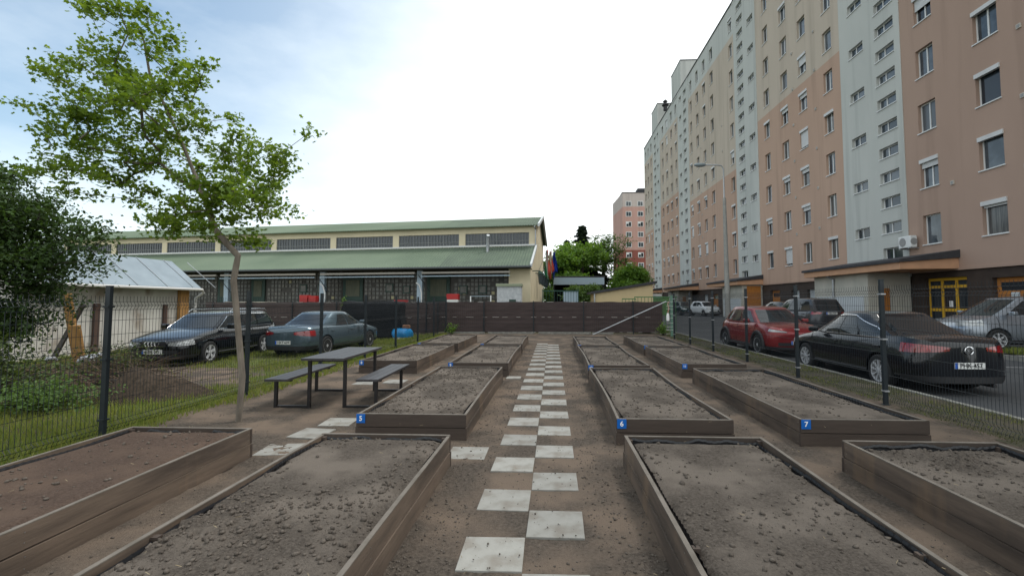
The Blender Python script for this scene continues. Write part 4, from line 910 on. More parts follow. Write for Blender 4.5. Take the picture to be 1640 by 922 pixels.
# ================================================================ VEGETATION
BARK = mat("bark_grey", (.19, .165, .135), (.10, .085, .07), sc=8, rough=.9, bump=.006, bsc=30, stretch=(1, 1, .3))
BARKD = mat("bark_dark", (.05, .042, .036), (.03, .026, .022), sc=6, rough=.95)
def grow(trunk, r0, targets, seed, jit=.12, seg=.35):
    # skeleton: polyline trunk, then join every target to the nearest node, near ones first
    rs = random.Random(seed); nodes = [Vector(p) for p in trunk]; par = [i - 1 for i in range(len(nodes))]
    base = Vector(trunk[len(trunk) // 2])
    A = np.array([n_[:] for n_ in nodes])
    first = max(1, len(trunk) // 3)
    ends = []
    for t in sorted(targets, key=lambda q: (Vector(q) - base).length):
        t = Vector(t); d = np.linalg.norm(A - np.array(t[:]), axis=1) + np.maximum(0, A[:, 2] - t.z) * .7; d[:first] += 3; i = int(np.argmin(d)); p = nodes[i]; L_ = (t - p).length; k = max(1, int(L_ / seg)); new = []
        for j in range(1, k + 1):
            f = j / k; q = p.lerp(t, f) + Vector((rs.gauss(0, 1), rs.gauss(0, 1), rs.gauss(0, 1))) * jit * seg * (f < 1); q.z += .12 * L_ * math.sin(math.pi * f) * .5
            nodes.append(q); par.append(i if j == 1 else len(nodes) - 2); new.append(q[:])
        A = np.vstack([A, np.array(new)]); ends.append(len(nodes) - 1)
    w = [0.0] * len(nodes); ch = [[] for _ in nodes]
    for i in range(len(nodes) - 1, 0, -1):
        if not w[i]: w[i] = 1
        w[par[i]] += w[i]; ch[par[i]].append(i)
    tot = w[0]; rad = [max(.004 if r0 < .09 else r0 * .05, r0 * (x / tot) ** .48) for x in w]
    for i in range(len(trunk)): rad[i] = max(rad[i], r0 * (1 - .72 * (i / len(trunk)) ** 1.3))
    m = MB(); done = set()
    stack = [0]
    def chain(i):
        pts = [nodes[i]]; rr = [rad[i]]
        while ch[i]:
            nx = max(ch[i], key=lambda c: w[c]) if i >= len(trunk) - 1 or i + 1 not in ch[i] else i + 1
            for c in ch[i]:
                if c != nx: stack.append((i, c))
            i = nx; pts.append(nodes[i]); rr.append(rad[i])
        return pts, rr
    p, rr = chain(stack.pop()); m.tube(p, rr, 8)
    while stack:
        i, c = stack.pop(); p, rr = chain(c); m.tube([nodes[i]] + p, [rr[0]] + rr, 5 if rr[0] > .012 else 3, cap=False)
    return m, nodes, par
def leaves(P, size, seed, shape='maple', droop=.3, out=None):
    rs = np.random.RandomState(seed); n_ = len(P)
    if shape == 'maple': base = np.array([(0, -.5, 0), (.42, -.25, .05), (.25, 0, .02), (.5, .3, .06), (.15, .25, .02), (0, .62, 0), (-.15, .25, .02), (-.5, .3, .06), (-.25, 0, .02), (-.42, -.25, .05)]); faces = [(0, 1, 2, 8, 9), (2, 3, 4, 6, 8), (4, 5, 6, 6, 4), (6, 7, 8, 8, 6)]
    if shape == 'maple': tri = np.array([(0, 1, 2), (0, 2, 8), (0, 8, 9), (2, 3, 4), (2, 4, 6), (2, 6, 8), (6, 7, 8), (4, 5, 6)])
    else: base = np.array([(0, -.5, 0), (.28, 0, .06), (0, .5, 0), (-.28, 0, .06)]); tri = np.array([(0, 1, 2), (0, 2, 3)])
    s = size * rs.uniform(.6, 1.3, n_)
    yaw = rs.uniform(0, 6.283, n_); pit = rs.normal(-droop, .55, n_); rol = rs.normal(0, .6, n_)
    cy, sy, cp, sp, cr, sr = np.cos(yaw), np.sin(yaw), np.cos(pit), np.sin(pit), np.cos(rol), np.sin(rol)
    b = base[None] * s[:, None, None]
    x, y, z = b[:, :, 0], b[:, :, 1], b[:, :, 2]
    x, z = x * cr[:, None] + z * sr[:, None], -x * sr[:, None] + z * cr[:, None]
    y, z = y * cp[:, None] - z * sp[:, None], y * sp[:, None] + z * cp[:, None]
    x, y = x * cy[:, None] - y * sy[:, None], x * sy[:, None] + y * cy[:, None]
    V = np.stack([x, y, z], 2) + P[:, None, :]; F = tri[None] + (np.arange(n_) * len(base))[:, None, None]
    return V.reshape(-1, 3), F.reshape(-1, 3)
def sample_lobes(lobes, n_, seed, shell=.0):
    rs = np.random.RandomState(seed); vol = np.array([a[3] * a[4] * a[5] for a in lobes]); vol = vol ** .8; vol /= vol.sum(); o = []
    for i in rs.choice(len(lobes), n_, p=vol):
        c = lobes[i]; d = rs.normal(0, 1, 3); d /= np.linalg.norm(d); r = rs.uniform(shell, 1) ** (1 / 2.2); o.append((c[0] + d[0] * r * c[3], c[1] + d[1] * r * c[4], c[2] + d[2] * r * c[5]))
    return np.array(o)
def tree(name, lab, cat, trunk, r0, lobes, ntar, nleaf, lsize, lm, bark, seed, shape='maple', group=None, spread=.16, seg=.35, shell=.2, flat=.6, droop=.3, extra=None):
    r = empty(name, trunk[0]); tag(r, lab, cat, group)
    T_ = sample_lobes(lobes, ntar, seed, shell)
    if extra is not None: T_ = np.vstack([T_, np.array(extra)])
    m, nodes, par = grow(trunk, r0, [tuple(t) for t in T_], seed, seg=seg)
    o = m.build("trunk", bark, r, smooth=True); o.matrix_parent_inverse = Matrix.Translation(trunk[0]).inverted()
    rs = np.random.RandomState(seed + 1); pts = []
    tw = [i for i in range(len(trunk), len(nodes))]; A = np.array([nodes[i][:] for i in tw])
    endsA = T_
    n1 = int(nleaf * .62); c = endsA[rs.randint(0, len(endsA), n1)] + rs.normal(0, 1, (n1, 3)) * np.array([spread, spread, spread * flat])
    n2 = nleaf - n1; d_ = A[rs.randint(0, len(A), n2)] + rs.normal(0, 1, (n2, 3)) * np.array([spread, spread, spread * flat]) * .8
    zmin = min(l_[2] - l_[5] for l_ in lobes) - .3; P_ = np.vstack([c, d_]); P_ = P_[P_[:, 2] > zmin]
    v, f = leaves(P_, lsize, seed + 2, shape, droop)
    o = np_mesh("crown", v, f, lm, r); o.matrix_parent_inverse = Matrix.Translation(trunk[0]).inverted()
    return r
LM = leafmat("leaf_fresh", (.07, .13, .02), (.15, .225, .035), .48)
LD = leafmat("leaf_dark", (.03, .05, .018), (.07, .10, .025), .25)
LP = leafmat("leaf_purple", (.03, .048, .022), (.05, .10, .024), .3)
LB = leafmat("leaf_bright", (.085, .175, .03), (.14, .24, .045), .42)
LG2 = leafmat("leaf_mid", (.06, .115, .032), (.10, .165, .045), .33)
LC = leafmat("leaf_conifer", (.012, .025, .014), (.022, .04, .02), .1)
# street maple by the fence
lob = [(-5.73, 5.55, 0.65, 0.32), (-6.53, 4.93, 0.93, 0.51), (-5.6, 4.91, 0.82, 0.5), (-7.05, 4.12, 0.56, 0.55), (-6.12, 4.1, 1.01, 0.64), (-5.12, 4.26, 0.73, 0.54), (-4.5, 4.7, 0.32, 0.36), (-7.3, 3.67, 0.37, 0.27), (-6.45, 3.39, 0.83, 0.41), (-4.2, 3.89, 0.62, 0.44), (-4.81, 3.46, 0.98, 0.53), (-3.66, 3.62, 0.49, 0.35), (-5.7, 3.03, 0.55, 0.35), (-3.99, 3.01, 0.79, 0.44), (-5.05, 2.76, 0.71, 0.39), (-3.46, 2.92, 0.35, 0.3), (-4.42, 2.58, 0.53, 0.22), (-5.5, 2.59, 0.36, 0.17)]
lobes = []
rsl = random.Random(3)
for (x, z, a, b) in lob: lobes.append((-5.35 + (x + 5.3) * .86, 6.2 + rsl.uniform(-.5, .5), 2.55 + (z - 2.55) * .93, max(a, .25) * .8, .5 + .3 * a, max(b, .22) * .72))
tk = [(-4.22, 6.2, -.02), (-4.19, 6.2, .6), (-4.28, 6.2, 1.3), (-4.36, 6.2, 1.9), (-4.33, 6.2, 2.1), (-4.31, 6.2, 2.24), (-4.47, 6.2, 2.4), (-4.66, 6.2, 2.62), (-4.78, 6.18, 3.0), (-4.95, 6.15, 3.4), (-5.15, 6.15, 3.85), (-5.42, 6.2, 4.3), (-5.7, 6.2, 4.85), (-5.8, 6.2, 5.3)]
ex = [(-7.5, 6.1, 4.4), (-7.1, 6.3, 5.05), (-6.7, 6.2, 5.3), (-5.6, 6.2, 5.6), (-7.6, 6.4, 3.5), (-3.3, 6.1, 3.9)]
tree("maple_tree", "young field maple with a kinked thin trunk between the beds and the left fence", "tree", tk, .040, lobes, 350, 17500, .055, LM, BARK, 21, spread=.088, seg=.3, extra=ex)
# dark overhanging tree at the left edge
lobes = [(-12.2, 9.0, 3.9, 1.1, 1.0, .7), (-11.2, 9.0, 3.5, .8, .8, .5), (-10.9, 9.0, 3.0, 1.0, 1.1, .8), (-11.9, 8.8, 3.1, 1.4, 1.3, 1.2), (-10.8, 8.8, 2.3, .85, 1.0, .55), (-11.3, 9, 1.7, 1.2, 1.1, .8), (-9.7, 9.2, 2.45, .55, .6, .3), (-9.5, 9, 2.95, .4, .5, .22), (-13.0, 8.5, 2.2, 1.2, 1.2, 1.3), (-11.6, 8.3, 1.1, 1.3, .9, .8), (-10.7, 8.4, 1.2, .7, .7, .5)]
tree("plum_tree", "dark purplish green tree overhanging the white shed at the left edge", "tree", [(-12.2, 9.2, -.1), (-12.0, 9.1, .8), (-11.7, 9.0, 1.7), (-11.5, 9, 2.4), (-11.2, 9, 3.0)], .10, lobes, 420, 46000, .09, LP, BARKD, 31, 'oval', spread=.22, seg=.45)
# bushes and brush at the lower left
def bush(lab, c, rx, ry, rz_, n_, ls, lm, seed, name="bush", ntar=40, cat="bush", grp=None):
    r = empty(name, (c[0], c[1], c[2])); tag(r, lab, cat, grp); rs = np.random.RandomState(seed)
    m = MB(); ends = []
    for i in range(ntar):
        a = rs.uniform(0, 6.28); q = rs.uniform(.15, 1); e = (rx * q * math.cos(a), ry * q * math.sin(a), rz_ * rs.uniform(.35, 1) * (1 - .45 * q * q)); mid = (e[0] * .35, e[1] * .35, e[2] * .6)
        m.tube([(e[0] * .1, e[1] * .1, -.05), mid, e], [.012, .008, .004], 3, cap=False); ends += [e, mid, tuple((np.array(e) + mid) / 2)]
    m.build("stem", BARKD, r); E_ = np.array(ends)
    P_ = E_[rs.randint(0, len(E_), n_)] + rs.normal(0, 1, (n_, 3)) * np.array([rx, ry, rz_]) * .13; P_ = P_[P_[:, 2] > 0]
    v, f = leaves(P_, ls, seed + 2, 'oval'); np_mesh("foliage", v, f, lm, r); return r
bush("bramble bush in the brush pile left of the nearest fence post", (-9.4, 9.6, -.1), 1.3, .9, .85, 1800, .06, LD, 41)
bush("green weedy shrub at the very left edge below the dark tree", (-9.2, 7.2, -.1), 1.3, .9, 1.15, 4200, .07, LD, 42)
bush("low nettle thicket behind the mesh fence, right of the weedy shrub", (-8.0, 7.0, -.1), 1.0, .8, .55, 3000, .055, LG2, 43)
bush("tall dark shrub under the overhanging plum tree", (-11.4, 8.4, -.1), 1.5, 1.1, 1.7, 4500, .08, LD, 44)
bush("small burdock plant with pale leaves at the foot of the fence by the picnic table", (-5.75, 12.9, -.1), .35, .3, .35, 60, .2, LB, 45, "burdock_plant", 10, "plant")
bush("pale green weed against the brown netting near the left fence corner", (-5.0, 23.1, 0), .5, .25, .55, 300, .08, LB, 46, "weed_plant", 12, "plant")
bush("green vine leaves growing over the netting between the red ice boxes and the black stack", (-11.0, 24.4, .9), .45, .2, .9, 260, .1, LB, 47, "vine_plant", 10, "plant")
bush("bright green weeds by the gate post at the right end of the netting", (5.25, 22.6, 0), .35, .3, .7, 500, .07, LB, 48, "weed_plant", 16, "plant")
# brush pile (dry twigs)
m = MB(); br = random.Random(8)
for i in range(420):
    x, y = br.uniform(-10.8, -8.2), br.uniform(8.0, 10.2); L_ = br.uniform(.3, 1.1); a = br.uniform(0, 6.28); t = br.uniform(-.2, .5); z = br.uniform(-.1, .45) * max(.15, 1 - abs(x + 9.4) / 1.8)
    m.tube([(x, y, z), (x + L_ / 2 * math.cos(a), y + L_ / 2 * math.sin(a), z + L_ / 2 * math.sin(t) + .04), (x + L_ * math.cos(a), y + L_ * math.sin(a), z + L_ * math.sin(t) - .02)], [.008, .006, .003], 3, cap=False)
tag(m.build("brush_pile", mat("dry_twig", (.12, .085, .06), (.07, .05, .038), sc=6, rough=.9)), "tangle of dry brown twigs heaped on the grass at the left", "brush pile", kind="stuff")
for i, (x, y, L_, a, lab) in enumerate(((-9.9, 9.3, 1.5, 5, "dark rotten log lying beside the earth heap"), (-9.3, 8.9, 1.0, -8, "short dark plank end lying in front of the rotten log"))):
    m = MB(); m.tube([(0, 0, 0), (L_ * .5, .03, .03), (L_, 0, .01)], [.06, .07, .05] if i == 0 else [.04, .045, .04], 8); o = m.build("rotten_log", BARKD); o.location = (x, y, .05); o.rotation_euler = (0, 0, R(a)); tag(o, lab, "log")
# far trees
def far_tree(lab, x, y, h, w, lm, seed, n_=5000, ls=.3, base=.25, grp="trees beyond the netting", shape='oval', ntar=110, spread=None, name="broadleaf_tree"):
    rs = random.Random(seed); lobes = []
    for i in range(9): a = rs.uniform(0, 6.28); q = rs.uniform(.1, .62); zz = rs.uniform(base + .12, .88); lobes.append((x + w * q * math.cos(a) * (1.15 - zz * .6), y + w * q * math.sin(a) * .8, h * zz, w * rs.uniform(.3, .5), w * .42, h * rs.uniform(.1, .17)))
    tree(name, lab, "tree", [(x, y, -.3), (x + .1, y, h * .25), (x - .1, y, h * .5), (x, y, h * .85)], h * .022, lobes, ntar, n_, ls, lm, BARKD, seed, shape, grp, spread=spread or w * .1, seg=h * .08)
far_tree("bright green spreading tree filling the middle gap beyond the netting", 3.4, 52, 8.5, 4.8, LB, 61, 24000, .34, .05, ntar=260)
far_tree("rounded bright green tree just left of the distant red tower", 7.9, 50, 5.4, 3.6, LB, 62, 15000, .3, .0, ntar=200)
far_tree("pale green tree beside the hanging flags", .9, 56, 7.2, 3.8, LG2, 63, 14000, .34, .05, ntar=180)
far_tree("tall feathery tree with open branches in front of the red tower", 6.6, 60, 11.0, 4.6, LG2, 64, 6000, .26, .4, ntar=240, spread=.4)
far_tree("low dark green bush tree beside the flat roofed shelter", 2.3, 36, 3.2, 2.1, LG2, 65, 13000, .19, .0, ntar=160)
far_tree("small grey-green treetop behind the hall's back corner", 1.2, 75, 10.6, 3.0, LG2, 66, 5000, .32, .3)
far_tree("dense green tree filling the gap behind the cream outbuilding", 10.4, 66, 6.0, 4.2, LG2, 67, 11000, .36, .0, ntar=160)
# conifer
def conifer(lab, x, y, h, w, seed, n_=7000):
    r = empty("spruce_tree", (x, y, 0)); tag(r, lab, "tree"); rs = np.random.RandomState(seed); m = MB(); m.tube([(0, 0, -.3), (0, 0, h)], [h * .02, .03], 6); P_ = []
    z = h * .1
    while z < h * .98:
        k = 7; R_ = w * (1 - z / h) ** .85 + .1
        for i in range(k):
            a = rs.uniform(0, 6.28); rr = R_ * rs.uniform(.65, 1.15); e = (rr * math.cos(a), rr * math.sin(a), z - .18 * rr); m.tube([(0, 0, z), e], [.03, .01], 3, cap=False)
            q = int(n_ * rr / (h * w * 3.2)) + 4; t = rs.uniform(.15, 1.02, q)[:, None]; P_.append(np.array([0, 0, z]) * (1 - t) + np.array(e) * t + rs.normal(0, 1, (q, 3)) * np.array([.16, .16, .09]) * (1.3 - t))
        z += h * .028
    m.build("trunk", BARKD, r); P_ = np.vstack(P_); v, f = leaves(P_, .3, seed, 'oval', .5); np_mesh("crown", v, f, LC, r)
conifer("tall dark spruce rising behind the bright green trees", 4.0, 62, 11.8, 5.6, 71, 60000)
conifer("smaller dark spruce further left behind the flags", 2.2, 72, 11.2, 3.6, 72, 26000)
# distant tree line, far behind everything
rs = np.random.RandomState(77); P_ = []
for i in range(90):
    x = rs.uniform(-130, 17); y = rs.uniform(95, 130) ; h = rs.uniform(3, 6); c = rs.normal(0, 1, (120, 3)) * np.array([2.2, 2, h * .25]) + np.array([x, y, h * .55]); P_.append(c)
v, f = leaves(np.vstack(P_), .9, 5, 'oval'); tag(np_mesh("distant_woods", v, f, LG2), None, kind="stuff")
# grass
GR = leafmat("grass_blade", (.105, .155, .035), (.21, .22, .065), .42); GRD = leafmat("grass_dry", (.11, .105, .055), (.075, .09, .04), .2)
def blades(name, x0, x1, y0, y1, n_, h, zf, m_, seed, mask=None, w=.006):
    rs = np.random.RandomState(seed); X = rs.uniform(x0, x1, n_); Y = y0 + (y1 - y0) * rs.rand(n_) ** 1.35
    if mask: k = mask(X, Y) > rs.rand(n_); X, Y = X[k], Y[k]
    n2 = len(X); Z = zf(X, Y); a = rs.uniform(0, 6.28, n2); hh = h * rs.uniform(.35, 1.25, n2) * (.6 + .8 * fbm(X * .8, Y * .8, 3, 6)); ln_ = rs.normal(0, .35, (n2, 2)) * hh[:, None]; ww = w * (1 + Y * .07)
    dx, dy = np.cos(a) * ww, np.sin(a) * ww
    V = np.stack([np.stack([X - dx, Y - dy, Z - .01], 1), np.stack([X + dx, Y + dy, Z - .01], 1), np.stack([X + ln_[:, 0], Y + ln_[:, 1], Z + hh], 1)], 1).reshape(-1, 3)
    tag(np_mesh(name, V, np.arange(n2 * 3).reshape(-1, 3), m_), None, kind="stuff")
def lawnmask(X, Y):
    worn = np.clip(1.25 - np.hypot((X + 9.7) / 3.5, (Y - 9.9) / 2.4) + .9 * (fbm(X * 1.5, Y * 1.5, 3, 8) - .45), 0, 1) * 2.2
    return np.clip(1 - worn, .04, 1) * np.clip((fbm(X * 1.1, Y * 1.1, 3, 19) - .26) * 5, .06, 1)
blades("grass", -15, -5.12, 3.2, 23, 95000, .13, lot_z, GR, 5, lawnmask)
blades("grass_edge", -5.5, -4.95, 2.6, 22, 9000, .09, lambda X, Y: X * 0, GR, 9, lambda X, Y: np.clip((fbm(X * 2, Y * 2, 3, 2) - .3) * 4, 0, 1))
blades("verge_grass", 5.22, 6.34, 3.0, 30, 26000, .035, verge_z, GRD, 6, lambda X, Y: np.clip((fbm(X * 1.7, Y * 1.7, 3, 23) - .34) * 5, .05, 1), .004)
blades("verge_green_grass", 5.25, 6.34, 4.0, 30, 9000, .05, verge_z, GR, 16, lambda X, Y: np.clip((fbm(X * 1.2, Y * 1.2, 3, 29) - .45) * 6, 0, 1), .004)
blades("island_grass", 12.1, 18.2, 12.9, 13.5, 5000, .16, lambda X, Y: X * 0 + .24, GR, 7)
# ================================================================ CARS
TYRE = mat("tyre_rubber", (.018, .018, .019), rough=.8); RIM = mat("alloy_rim", (.42, .43, .45), rough=.35, metal=.15); BLKP = mat("black_plastic", (.02, .02, .022), rough=.55)
CGL = mat("car_glass", (.012, .016, .02), rough=.03, spec=.75); CHR = mat("chrome", (.75, .76, .78), rough=.12, metal=1); SEAM = mat("seam_black", (.004, .004, .004), rough=.7)
LENS = mat("headlight_lens", (.45, .47, .48), (.25, .27, .28), sc=9, rough=.08, spec=.8, coat=1); TAIL = mat("taillight_red", (.3, .008, .012), (.13, .005, .008), sc=8, rough=.1, spec=.7, coat=1); PLATE = mat("plate_white", (.62, .63, .62), rough=.45); EUB = mat("plate_blue", (.01, .09, .45), rough=.4); INK = mat("plate_ink", (.02, .02, .02), rough=.6); AMB = mat("amber_lens", (.55, .2, .03), rough=.15)
def paint(name, c, r=.22, metal=.35): return mat(name, c, rough=r, metal=metal, spec=.35, coat=.55)
def sm(a, b, t): t = max(0, min(1, (t - a) / (b - a))); return t * t * (3 - 2 * t)
def interp(pts, x):
    # smooth-ish (cosine-free) monotone linear interpolation with corner rounding
    xs_ = [p[0] for p in pts]; ys_ = [p[1] for p in pts]; e = .07
    return float((np.interp(x - e, xs_, ys_) + 2 * np.interp(x, xs_, ys_) + np.interp(x + e, xs_, ys_)) / 4)
def car(name, lab, loc, heading, pm, L=4.5, W_=1.78, H=1.45, wb=2.65, fo=.88, R_=.315, deck=None, belt=.92, cowl=.95, roof_f=.25, roof_r=-.85, back=-1.45, wroof=.58, sidewin=None, tail='sedan', rack=False, head=(.5, .66), lights=(.38, 1.05, .6, .74), tl=(.42, 1.0, .72, .9), plate_f=None, plate_r=None, grille=None, spokes=7, cladding=False, trim=None, emblem=None, group=None, cat="car", roofmat=None, full=True, cap=.0):
    r = empty(name, loc, R(heading)); tag(r, lab, cat, group)
    fx = L / 2; ax_f = fx - fo; ax_r = ax_f - wb; n_ = 3.4; a_ = .62; HW = W_ / 2
    def hw(x):
        t = (abs(x) - (fx - a_)) / a_
        base = HW * (1 - .035 * (abs(x) / fx) ** 2)
        return base if t <= 0 else base * max(0.0, 1 - min(t, 1) ** n_) ** (1 / n_)
    prof = [(.2, .86), (.26, .95), (.36, .985), (.5, 1.0), (.66, .99), (.8, .965), (.92, .93), (1.05, .9)]
    def fac(z): return float(np.interp(z, [p[0] for p in prof], [p[1] for p in prof]))
    def top(x): return interp(deck, x)
    def ring(x):
        w = hw(x); zt = top(x); e = sm(fx - .25, fx, abs(x)); zb = .2 + .06 * e
        zs = [zb, zb + .03, zb + .1, .4, .52, .64, zt - .16, zt - .07, zt - .025]
        zs = [min(z, zt - .02 - .01 * (8 - i)) for i, z in enumerate(zs)]
        pts = [(0, zb)] + [(w * .8, zb)] + [(w * fac(z) * (1 if z < zt - .1 else (.985 if z < zt - .05 else .955)), z) for z in zs[1:]] + [(w * .86, zt), (w * .6, zt + .022), (w * .3, zt + .034), (0, zt + .038)]
        return pts
    xs_ = list(np.linspace(-fx + a_, fx - a_, 30)); th = np.linspace(0, math.pi / 2, 12)[1:]
    ext = [fx - a_ + a_ * (math.sin(t)) ** .75 for t in th]; ext[-1] = fx - .0005
    xs_ = [-e for e in reversed(ext)] + xs_ + ext
    rings = [ring(x) for x in xs_]; k = len(rings[0]); vs = []; fs = []
    for x, rg in zip(xs_, rings):
        for (y, z) in rg: vs.append((x, y, z))
        for (y, z) in rg[1:-1][::-1]: vs.append((x, -y, z))
    kk = 2 * k - 2
    for i in range(len(xs_) - 1):
        for j in range(kk): j2 = (j + 1) % kk; fs.append((i * kk + j, (i + 1) * kk + j, (i + 1) * kk + j2, i * kk + j2))
    fs.append(tuple(range(kk))); fs.append(tuple(reversed(range((len(xs_) - 1) * kk, len(xs_) * kk))))
    m = MB(); m.add(vs, fs); body = fix(m.build("body", pm, r, smooth=False))
    # wheel openings
    cut = MB()
    for ax in (ax_f, ax_r):
        for s in (-1, 1): cut.lathe([(R_ + .055, s * (HW - .26)), (R_ + .055, s * (HW + .2))], (ax, 0, R_), 'y', 28)
    co = fix(cut.build("cutter", None)); co.parent = r
    b = body.modifiers.new("b", 'BOOLEAN'); b.object = co; b.operation = 'DIFFERENCE'; b.solver = 'EXACT'
    bpy.context.view_layer.update(); me = bpy.data.meshes.new_from_object(body.evaluated_get(bpy.context.evaluated_depsgraph_get()))
    body.modifiers.clear(); body.data = me; me.polygons.foreach_set("use_smooth", [True] * len(me.polygons)); me.set_sharp_from_angle(angle=R(32)); bpy.data.objects.remove(co)
    if not me.materials: me.materials.append(pm)
    # surface helper: (u = arclength round the nose from the centre line, z)
    def curve(end):
        pts = [(end * fx, 0.0)]
        for x in np.concatenate([np.linspace(fx - .0005, fx - .02, 12), np.linspace(fx - .03, fx - a_, 24), np.linspace(fx - a_ - .05, -fx + a_, 60)]): pts.append((end * float(x), hw(float(x))))
        s = [0]
        for i in range(1, len(pts)): s.append(s[-1] + math.hypot(pts[i][0] - pts[i - 1][0], pts[i][1] - pts[i - 1][1]))
        return np.array(s), np.array(pts)
    CU = {1: curve(1), -1: curve(-1)}
    def surf(end, u, z, off=.006):
        s, p = CU[end]; au = abs(u); x = float(np.interp(au, s, p[:, 0])); y = float(np.interp(au, s, p[:, 1])); x2 = float(np.interp(au + .02, s, p[:, 0])); y2 = float(np.interp(au + .02, s, p[:, 1]))
        dx, dy = x2 - x, y2 - y; l_ = math.hypot(dx, dy) or 1; nx, ny = (dy / l_, -dx / l_)
        if nx * end < -.01 or (abs(nx) < .02 and ny < 0): nx, ny = -nx, -ny
        f_ = fac(z); zt = top(x); f_ *= (1 if z < zt - .1 else (.985 if z < zt - .05 else .955)); sg = 1 if u >= 0 else -1
        return (x + nx * off, sg * (y * f_ + ny * off), z)
    def patch(nm, end, u0, u1, z0, z1, mt, par=body, nu=8, off=.006, shape=None, mirror=False):
        m = MB()
        for sg in ((1, -1) if mirror else (1,)):
            vs = []; fs = []
            for i in range(nu + 1):
                t = i / nu; za, zb_ = (z0, z1) if shape is None else shape(t)
                for j in range(4): z = za + (zb_ - za) * j / 3; vs.append(surf(end, sg * (u0 + (u1 - u0) * t), z, off))
            for i in range(nu):
                for j in range(3): q = i * 4 + j; fs.append((q, q + 1, q + 5, q + 4))
            m = MB(); m.add(vs, fs); o = m.build(nm, mt, par, smooth=True)
        return o
    u_end = .62 + HW * .8
    # lights
    shp = lambda t: (lights[2] + .03 * t, lights[3] + .05 * t - .02 * (1 - t)); patch("headlight", 1, lights[0], lights[1], 0, 0, LENS, shape=shp, mirror=True)
    shp2 = lambda t: (tl[2] + .05 * (1 - t) ** 2, tl[3] - .035 * (1 - t) ** 2 + .02 * t); patch("taillight", -1, tl[0], tl[1], 0, 0, TAIL, shape=shp2, mirror=True)
    patch("bumper_strip", 1, -1.15, 1.15, .24, .33, BLKP, nu=24); patch("bumper_strip", -1, -1.15, 1.15, .24, .36, BLKP, nu=24)
    if grille:
        g_ = patch("grille", 1, -grille[0], grille[0], grille[1], grille[2], BLKP, nu=12, off=.01)
        for z in (grille[1], grille[2]):
            m = MB(); m.tube([surf(1, u, z, .014) for u in np.linspace(-grille[0], grille[0], 12)], .009, 5); m.build("grille_trim", CHR, g_)
        if emblem == 'rings':
            zc = (grille[1] + grille[2]) / 2; x0 = fx + .03
            for q in range(4):
                m = MB(); m.tube([(x0, -.13 + .085 * q + .055 * math.cos(t), zc + .055 * math.sin(t)) for t in np.linspace(0, 6.283, 20)], .008, 5); m.build("emblem_ring", CHR, g_)
    patch("air_intake", 1, -.62, .62, .36, .46, BLKP, nu=12, off=.007)
    # plates
    def plate(end, z, txt):
        p = MB(); x = end * (fx + .012); p.box(x - .008, x + .008, -.26, .26, z - .055, z + .055); pl = p.build("number_plate", PLATE, body)
        p = MB(); x2 = end * (fx + .022); p.box(x2 - .0015, x2 + .0015, *((-.26, -.215) if end > 0 else (.215, .26)), z - .053, z + .053); p.build("plate_band", EUB, pl)
        if txt:
            t = text(txt, .105, INK, pl, "characters"); t.rotation_euler = (R(90), 0, R(90 if end > 0 else -90)); t.location = (end * (fx + .0215), .02 * end, z)
    if plate_f is not None: plate(1, plate_f[0], plate_f[1])
    if plate_r is not None: plate(-1, plate_r[0], plate_r[1])
    if emblem == 'ring':
        zc = tl[2] + .06; m = MB(); m.tube([(-fx - .015, .075 * math.cos(t), zc + .07 * math.sin(t)) for t in np.linspace(0, 6.283, 22)], .010, 5)
        m.tube([(-fx - .017, .1, zc - .008), (-fx - .017, .0, zc - .012), (-fx - .017, .03, zc + .012), (-fx - .017, -.1, zc + .008)], .008, 5); m.build("emblem", CHR, body)
    # seams, handles, sill
    sx = [cowl - .12, (roof_f + roof_r) / 2 + .12, back + .25 if tail == 'sedan' else roof_r + .1]
    for sg in (-1, 1):
        for x in sx:
            m = MB(); pts = []
            for z in np.linspace(.3, belt - .01, 8):
                pts.append((x + (.1 * (z - .5) if x > 0 else -.05 * (z - .5)), sg * (hw(x) * fac(z) * (1 if z < top(x) - .1 else .97) + .001), z))
            m.tube(pts, .0045, 4, cap=False); m.build("door_seam", SEAM, body)
        m = MB(); m.tube([(x, sg * (hw(x) * fac(.3) + .001), .3) for x in np.linspace(ax_r + R_ + .06, ax_f - R_ - .06, 10)], .022 if not cladding else .05, 5); m.build("sill", BLKP, body)
        for x in (sx[1] + .12, sx[2] + .18):
            m = MB(); m.box(x, x + .17, sg * (hw(x) * fac(.8)) - .018 + sg * .012, sg * (hw(x) * fac(.8)) + .018 + sg * .012, belt - .16, belt - .13); m.build("door_handle", pm, body, bevel=.006)
        m = MB(); xm = cowl - .42; y = sg * (HW - .03)
        m.box(xm - .05, xm + .1, *sorted((y, y + sg * .2)), belt + .02, belt + .15); m.build("wing_mirror", pm, r, bevel=.04)
